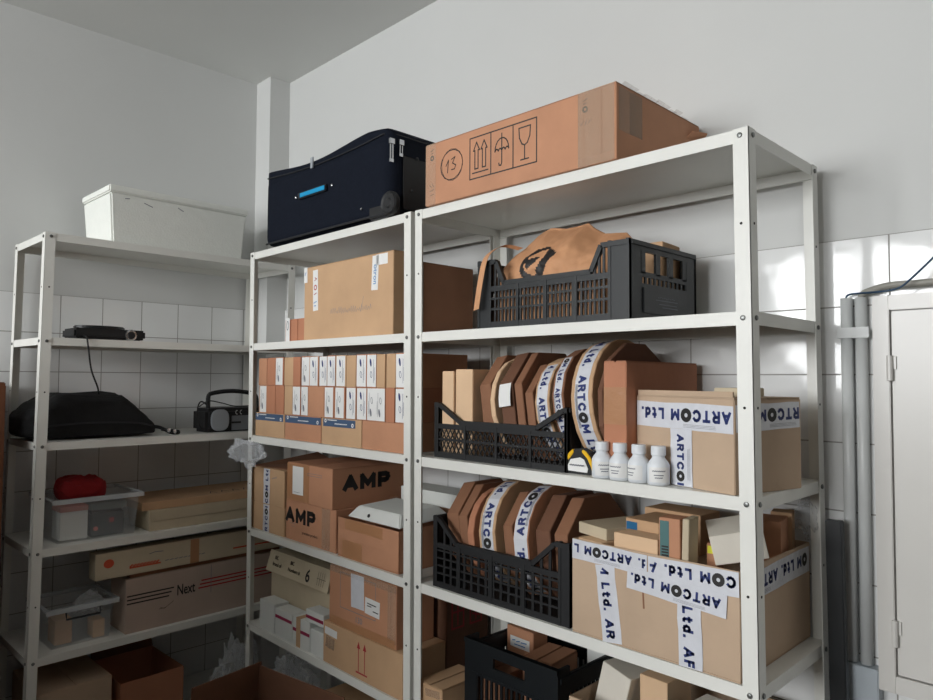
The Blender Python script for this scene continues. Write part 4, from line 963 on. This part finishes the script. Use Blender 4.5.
b = MB(); b.tube(curve_pts([(-.2, -.136, .05), (-.05, -.142, .06), (.12, -.138, .055), (.2, -.12, .04)], 6), .003, 6); b.build('zip', NAVYT, e)
# radio
x, yv = W0(.765, .115); e = empty('portable_radio', (x, yv, S[2]+E0), A0+.0); tag(e, 'small black and silver portable radio with carrying handle on third shelf', 'radio')
MB().box(-.145, .145, -.065, .065, .0, .098).build('radio_case', BLACKP2, e, bevel=.014)
MB().prism([(.040*abs(cos(t))**.7*(1 if cos(t) > 0 else -1), .044*abs(sin(t))**.8*(1 if sin(t) > 0 else -1)) for t in [2*pi*i/28 for i in range(28)]], 0, .008, 0, Matrix.Translation((-.088, -.064, .050)) @ Matrix.Rotation(pi/2, 4, 'X')).build('speaker_grille', SILV, e, bevel=.003)
MB().box(-.035, .14, -.0665, -.064, .006, .066).build('front_panel', mat('radio_front', (120, 124, 128), .4, metal=.2), e, bevel=.0008)
MB().box(-.035, .005, -.069, -.066, .034, .042).build('switch', BLACKP2, e)
b = MB(); V, f_ = strokes2d([ellipse(-.012, .080, .006, .008)[3:12], ellipse(.008, .080, .006, .008)[3:12]], .0022); put2d(b, lambda u, v, o_: (u, -.0655-o_, v), V, f_); b.build('printed_mark', WHITE, e)
b = MB(); b.tube(curve_pts([(-.112, -.01, .095), (-.112, -.01, .145), (-.09, -.01, .160), (-.01, -.01, .168), (.07, -.01, .160), (.105, -.01, .145), (.112, -.01, .095)], 6), .009, 8); b.build('handle', BLACKP2, e)
b = MB(); b.tube(curve_pts([(-.10, .0, .10), (-.135, .0, .125), (-.155, -.01, .105), (-.165, -.03, .06), (-.155, -.04, .02), (-.135, -.04, .012)], 6), .0028, 6); b.tube(curve_pts([(-.145, .0, .105), (-.12, -.03, .128), (-.06, -.03, .118), (0, -.02, .104), (.08, -.02, .104)], 6), .0024, 6); b.build('cable', CABLEK, e)
# clear bin with red cloth
def bin_(label, X, Y, z, L, Dp, H, flare=.012, rim=.012, handle=False):
    x, yv = W0(X, Y); e = empty('storage_bin', (x, yv, z), A0); tag(e, label, 'storage bin')
    b = MB(); t = .002; a0, c0 = L/2-flare, Dp/2-flare; a1, c1 = L/2, Dp/2
    def ring(a, c, z_): return [(-a, -c, z_), (a, -c, z_), (a, c, z_), (-a, c, z_)]
    vs = ring(a0, c0, 0)+ring(a1, c1, H)+ring(a0-t, c0-t, t)+ring(a1-t, c1-t, H)
    fs = [(0, 3, 2, 1), (8, 9, 10, 11)]+[(i, (i+1) % 4, (i+1) % 4+4, i+4) for i in range(4)]+[(8+(i+1) % 4, 8+i, 12+i, 12+(i+1) % 4) for i in range(4)]+[(4+i, 4+(i+1) % 4, 12+(i+1) % 4, 12+i) for i in range(4)]
    b.add(vs, fs); b.build('bin_body', CLEAR, e)
    b = MB(); 
    for s in (-1, 1): b.box(-L/2-rim, L/2+rim, s*(Dp/2)+(0 if s > 0 else -rim), s*(Dp/2)+(rim if s > 0 else 0), H-.006, H); b.box(s*L/2+(0 if s > 0 else -rim), s*L/2+(rim if s > 0 else 0), -Dp/2, Dp/2, H-.006, H)
    for s in (-1, 1): b.box(-L/2-rim, L/2+rim, s*(Dp/2+rim-.001)-.001, s*(Dp/2+rim-.001)+.001, H-.016, H-.006)
    b.build('rim', RIMC, e)
    if handle: b = MB(); b.tube([(-.055, -Dp/2-.004, H-.012), (-.055, -Dp/2-.012, H-.040), (.055, -Dp/2-.012, H-.040), (.055, -Dp/2-.004, H-.012)], .0035, 6); b.build('handle', BLACKP2, e)
    return e
bz4 = S[3]+E0
bin_('clear plastic bin holding a red cloth and electronics, fourth shelf of left unit', .215, .165, bz4, .285, .26, .155)
def clothf(p):
    q = Vector((math.copysign(abs(p.x)**.7, p.x), math.copysign(abs(p.y)**.7, p.y), math.copysign(abs(p.z)**.7, p.z)))
    n_ = noise.noise(q*2.2)*.016+noise.noise(q*6)*.006
    return Vector((q.x*.082, q.y*.085, q.z*.042+n_*.8))
o = blob('crumpled red cloth heaped in the upper clear bin', 'red_cloth', 'cloth', clothf, REDC, W0(.195, .175)+(bz4+.170,), A0)
o, D_ = carton0('white box with a salmon lid inside the upper clear bin', .100, .190, .070, bz4+.003, .100, .09, WCARD, name='small_box', cat='small box', top='plain'); MB().box(-.046, .046, -.046, .046, .1005, .118).build('salmon_lid', mat('salmon_card', (190, 120, 110), .6), o)
x, yv = W0(.255, .10); e = empty('electronic_device', (x, yv, bz4+.003), A0); tag(e, 'dark grey boxy device with a round red button inside the upper clear bin', 'device')
MB().box(-.055, .060, -.035, .09, 0, .085).build('device_body', BLACKP2, e, bevel=.004); MB().box(-.058, .066, -.042, .07, .096, .122).build('grey_lid', GUN, e, bevel=.003); MB().box(-.05, .055, -.02, .08, .0852, .0958).build('device_neck', BLACKP2, e)
MB().lathe([(.008, 0), (.008, .003), (.004, .005)], 12, 0, Matrix.Translation((-.040, -.036, .03)) @ Matrix.Rotation(pi/2, 4, 'X')).build('red_button', mat('pink_button', (220, 110, 110), .4), e)
for k in range(3): MB().box(-.015+.022*k, .001+.022*k, -.0365, -.0352, .035+.012*(k % 2), .055+.008*(k % 2)).build('key', [BLACKP, REDINK, BLACKP][k], e)
# flat packs
o, D_ = carton0('lowest of three flat beige packs stacked right of the upper clear bin', .395, .955, .030, bz4, .036, .20, K_BEIGE, name='flat_pack', cat='flat box', group='flat packs', top='plain')
o, D_ = carton0('middle flat beige pack with black glyphs on its edge', .392, .955, .028, bz4+.0366, .040, .21, K_BEIGE, name='flat_pack', cat='flat box', group='flat packs', top='plain')
printed(o, D_, 'front', [('s', [[(.15+k, .012), (.15+k, .028)], ], .005) for k in (0, .010, .034, .044)]+[('s', [[(.15, .02), (.16, .02)], [(.184, .02), (.194, .02)], [(.21, .012), (.21, .028)], [(.22, .012), (.22, .028)]], .004)], INK, 'black_glyphs')
o, D_ = carton0('topmost flat pack of the three, brown with a printed lid', .372, .955, .045, bz4+.0772, .030, .27, K_TAN, name='flat_pack', cat='flat box', group='flat packs', top='plain')
printed(o, D_, 'top', [('s', [[(.0+.05*i, -.09), (.02+.05*i, -.05), (.03+.05*i, -.09)] for i in range(5)], .004)], INK, 'lid_print')
# Next keyboard box + long box
n5 = S[4]+E0
o, D_ = carton0('long pale carton printed Next between black and red stripes, fifth shelf', .312, .958, .022, n5, .198, .15, mat('card_pink_grey', (184, 164, 150), .75, noise=.05, scale=9), top='plain')
Wn = D_[0]; un = lambda X: X-.312-Wn/2
blk = [[(un(.318), .108+k*.014), (un(.47)+k*.009, .108+k*.014)] for k in range(3)]
printed(o, D_, 'front', [('s', blk, .0052), ('s', [[(un(.44), .07), (un(.455), .064), (un(.49), .085)], [(un(.435), .066), (un(.46), .066)]], .0015)], INK, 'black_stripes')
mb = MB(); V, f_, wd, ht = text_mesh('Next', .056, .018); put2d(mb, frame(D_, 'front'), [(a*.62, c) for a, c in V], f_, 0, un(.503), .103); mb.build('lettering', INK, o)
printed(o, D_, 'front', [('s', [[(un(.590)+k*.006, .112+k*.014), (un(.955), .112+k*.014)] for k in range(3)], .0055)], REDINK, 'red_stripes')
strip(o, D_, 'front', un(.64), .14, .002, .11, 0, GINK, 'seam_line')
o, D_ = carton0('long beige carton with orange print lying on the Next carton', .203, .958, .018, n5+.2154, .094, .065, K_BEIGE, top='plain')
Wl = D_[0]; ul = lambda X: X-.19-Wl/2
printed(o, D_, 'front', [('p', ellipse(ul(.235), .055, .018, .016)[:-1])], ORINK, 'orange_spot')
printed(o, D_, 'front', [('s', [[(ul(.31+.012*i), .03), (ul(.318+.012*i), .036)] for i in range(9)]+[[(ul(.31), .026), (ul(.42), .026)], [(ul(.72), .03), (ul(.90), .03)]], .006)], ORINK, 'orange_print')
printed(o, D_, 'front', [('s', [[(ul(.38), .066), (ul(.40), .070), (ul(.43), .068)]]+[[(ul(.44+.018*i), .03), (ul(.452+.018*i), .032)] for i in range(9)], .003)], GINK, 'small_print')
strip(o, D_, 'front', ul(.555), .047, .035, .092, 0, BTAPE, 'tape_strip')
sp, Ds = carton0('flat brown carton wedged between the Next carton and the long beige one', .33, .958, .035, n5+.1986, .016, .12, K_BRN, name='flat_pack', cat='flat box', top='plain')
bin_('lower clear bin with a dark handle on fifth shelf of left unit', .172, .150, n5, .215, .22, .140, handle=True)
film('ball of clear film inside the lower clear bin', W0(.215, .10)+(n5+.07,), .040, seed=9, flat=1.0)
o, D_ = carton0('small tan box inside the lower clear bin', .095, .150, .075, n5+.003, .085, .08, K_TAN, name='small_box', cat='small box', top='plain')
o, D_ = carton0('small cream box at the right inside the lower clear bin', .215, .255, .062, n5+.003, .062, .06, K_CREAM, name='small_box', cat='small box', top='plain')
# bottom shelf of left unit
o, D_ = carton0('dusty brown carton on the lowest shelf of left unit', .030, .270, .020, S[5]+E0, .235, .30, K_PALE)
o, D_ = carton0('brown carton with a raised dark flap on lowest shelf, right of the dusty one', .300, .535, .020, S[5]+E0, .192, .30, K_ORD, top='open')
q = MB().box(-D_[0]/2, D_[0]/2, -.002, .002, 0, .11).build('flap', K_DBRN, o, loc=(0, D_[1]/2-.004, D_[2]+.001), rot=(-.5, 0, 0))

# ================================================================= FLOOR
def opencarton(label, c, w_, d_, h_, rz, m_, flaps):
    """flaps: side -> (length, angle from upright, outwards positive)"""
    e = empty('open_carton', (c[0], c[1], .0005), rz); tag(e, label, 'cardboard box'); t = .004
    b = MB(); b.box(-w_/2, w_/2, -d_/2, d_/2, 0, t); b.box(-w_/2, w_/2, -d_/2, -d_/2+t, t, h_); b.box(-w_/2, w_/2, d_/2-t, d_/2, t, h_); b.box(-w_/2, -w_/2+t, -d_/2+t, d_/2-t, t, h_); b.box(w_/2-t, w_/2, -d_/2+t, d_/2-t, t, h_)
    b.build('carton_body', m_, e)
    for sd, (L, ang) in flaps.items():
        b = MB(); ww = w_ if sd in 'fb' else d_
        b.box(-ww/2, ww/2, -t/2, t/2, 0, L)
        q = b.build('flap', m_, e)
        pos = {'f': ((0, -d_/2+t/2, h_+.001), 0), 'b': ((0, d_/2-t/2, h_+.001), pi), 'l': ((-w_/2+t/2, 0, h_+.001), -pi/2), 'r': ((w_/2-t/2, 0, h_+.001), pi/2)}[sd]
        q.location = pos[0]; q.rotation_euler = (ang, 0, pos[1])
    return e
opencarton('large open brown carton on the floor in front of middle shelving', (-1.42, -.225), .42, .26, .44, .16, K_DBRN, {'l': (.12, -.10), 'b': (.11, -.05), 'f': (.12, 2.3), 'r': (.12, 1.6)})
film('clear plastic bag standing on the floor between the left unit and the middle unit', (-2.066, .0, 0.001), .20, seed=12, flat=.98, sx=.18, sy=.5, name='plastic_bag', cat='plastic bag')
film('crumpled clear film under the fifth shelf of the middle shelving', (-1.86, .12, S[5]+.002), .10, seed=15, flat=1.1, sx=1.0, sy=.6)
o, D_ = carton('tan carton with loose tape on the lowest shelf of middle shelving', (-1.50, .03), (-1.12, .03), S[5]+E0, .25, .26, K_TAN); strip(o, D_, 'front', .02, .22, .2, .03, .05, CTAPE, 'clear_tape')

# ================================================================= RIGHT-HAND WALL FITTINGS
WYt = BY-.008
e = empty('wall_cabinet', (.517, WYt, .868)); tag(e, 'grey painted metal cabinet with hinged door set on the tiled wall', 'wall cabinet')
x0, x1, z1 = -.408, .55, .836; dx0 = -.374; fy = -.052
b = MB(); b.box(x0, x1, -.036, 0, 0, z1); b.build('cabinet_body', GREYM, e, bevel=.002)
b = MB(); b.box(x0, dx0-.0018, fy, -.0362, 0, z1); b.box(dx0-.0018, x1, fy, -.0362, z1-.032, z1); b.box(dx0-.0018, x1, fy, -.0362, 0, .036); b.box(x1-.034, x1, fy, -.0362, .036, z1-.032); b.build('frame', GREYM, e, bevel=.0015)
MB().box(dx0+.0015, x1-.036, fy+.004, -.0364, .039, z1-.035).build('door', GREYM, e, bevel=.0015)
for z in (.68, .125): 
    h_ = MB().lathe([(.0055, -.027), (.0062, -.026), (.0062, .026), (.0055, .027)], 14, 0, Matrix.Translation((dx0-.001, fy-.003, z))); h_.box(dx0-.010, dx0-.001, fy-.0012, fy+.001, z-.025, z+.005); h_.box(dx0+.001, dx0+.010, fy-.0005, fy+.0045, z-.002, z+.025); h_.build('hinge', GREYM, e)
for k, x in enumerate((.0475, .0770)):
    o = MB().lathe([(.0125, .0), (.0125, .805)], 20).build('conduit_pipe', CONDM, smooth=True, loc=(x, WYt-.0145, .902)); tag(o, ['left of two vertical grey plastic conduits beside wall cabinet', 'right of two vertical grey plastic conduits, next to the cabinet frame'][k], 'conduit', 'vertical conduits')
    for p in o.data.polygons: p.use_smooth = len(p.vertices) == 4
o = MB().box(.031, .096, WYt-.030, WYt-.0278, -.012, .012).build('conduit_strap', CONDM, loc=(0, 0, 1.628), bevel=.001); tag(o, 'pale strap clamping the two conduits to the wall', 'strap')
MB().box(.031, .0335, WYt-.0277, WYt-.0005, -.012, .012).build('strap_leg', CONDM, o)
o = MB().box(.030, .104, WYt-.036, WYt-.0005, .50, .900).build('cable_trunking', mat('grey_trunking', (176, 184, 190), .4), bevel=.002); tag(o, 'grey cable trunking box below the two conduits', 'trunking')
b = MB(); b.tube(curve_pts([(.0770, WYt-.014, 1.69), (.080, WYt-.016, 1.712), (.105, WYt-.022, 1.722), (.14, WYt-.026, 1.728), (.20, WYt-.026, 1.728), (.40, WYt-.026, 1.730), (.8, WYt-.026, 1.73)], 6), .0075, 10); o = b.build('thick_cable', CABLEG, smooth=True); tag(o, 'thick grey cable running along the top of wall cabinet', 'cable')
b = MB(); b.tube(curve_pts([(.0475, WYt-.010, 1.68), (.048, WYt-.014, 1.712), (.075, WYt-.022, 1.716), (.12, WYt-.056, 1.712), (.16, WYt-.058, 1.716), (.185, WYt-.056, 1.735), (.22, WYt-.040, 1.775), (.3, WYt-.03, 1.86), (.45, WYt-.03, 2.0)], 6), .0022, 8); o = b.build('thin_cable', CABLEB, smooth=True); tag(o, 'thin blue-black cable rising to the right above wall cabinet', 'cable')
o = MB().box(-.017, .017, -.010, .010, 0, 1.215).build('black_channel', BLACKP, bevel=.002, loc=(.048, .330, .0005), rot=(0, -.012, 0)); tag(o, 'tall black channel bar leaning between the right unit and conduits', 'channel bar')
# wooden cupboard at the far left
x, yv = -2.37, -1.16
e = empty('wooden_cupboard', (x, yv, 0.0005)); tag(e, 'brown wooden cupboard at the far left edge beside the left unit', 'cupboard')
MB().box(-.17, .155, -.38, .385, 0, 1.50).build('cupboard_carcass', WOOD, e, bevel=.003)
for s in (-1, 1): d_ = MB().box(.156, .172, .0015 if s > 0 else -.378, .383 if s > 0 else -.0015, .03, 1.49).build('door', WOOD, e, bevel=.002); MB().lathe([(.006, 0), (.006, .012), (.012, .016), (.012, .024), (.005, .028)], 12, 0, Matrix.Translation((.172, s*.04, .8)) @ Matrix.Rotation(pi/2, 4, 'Y')).build('knob', BOLT, d_)
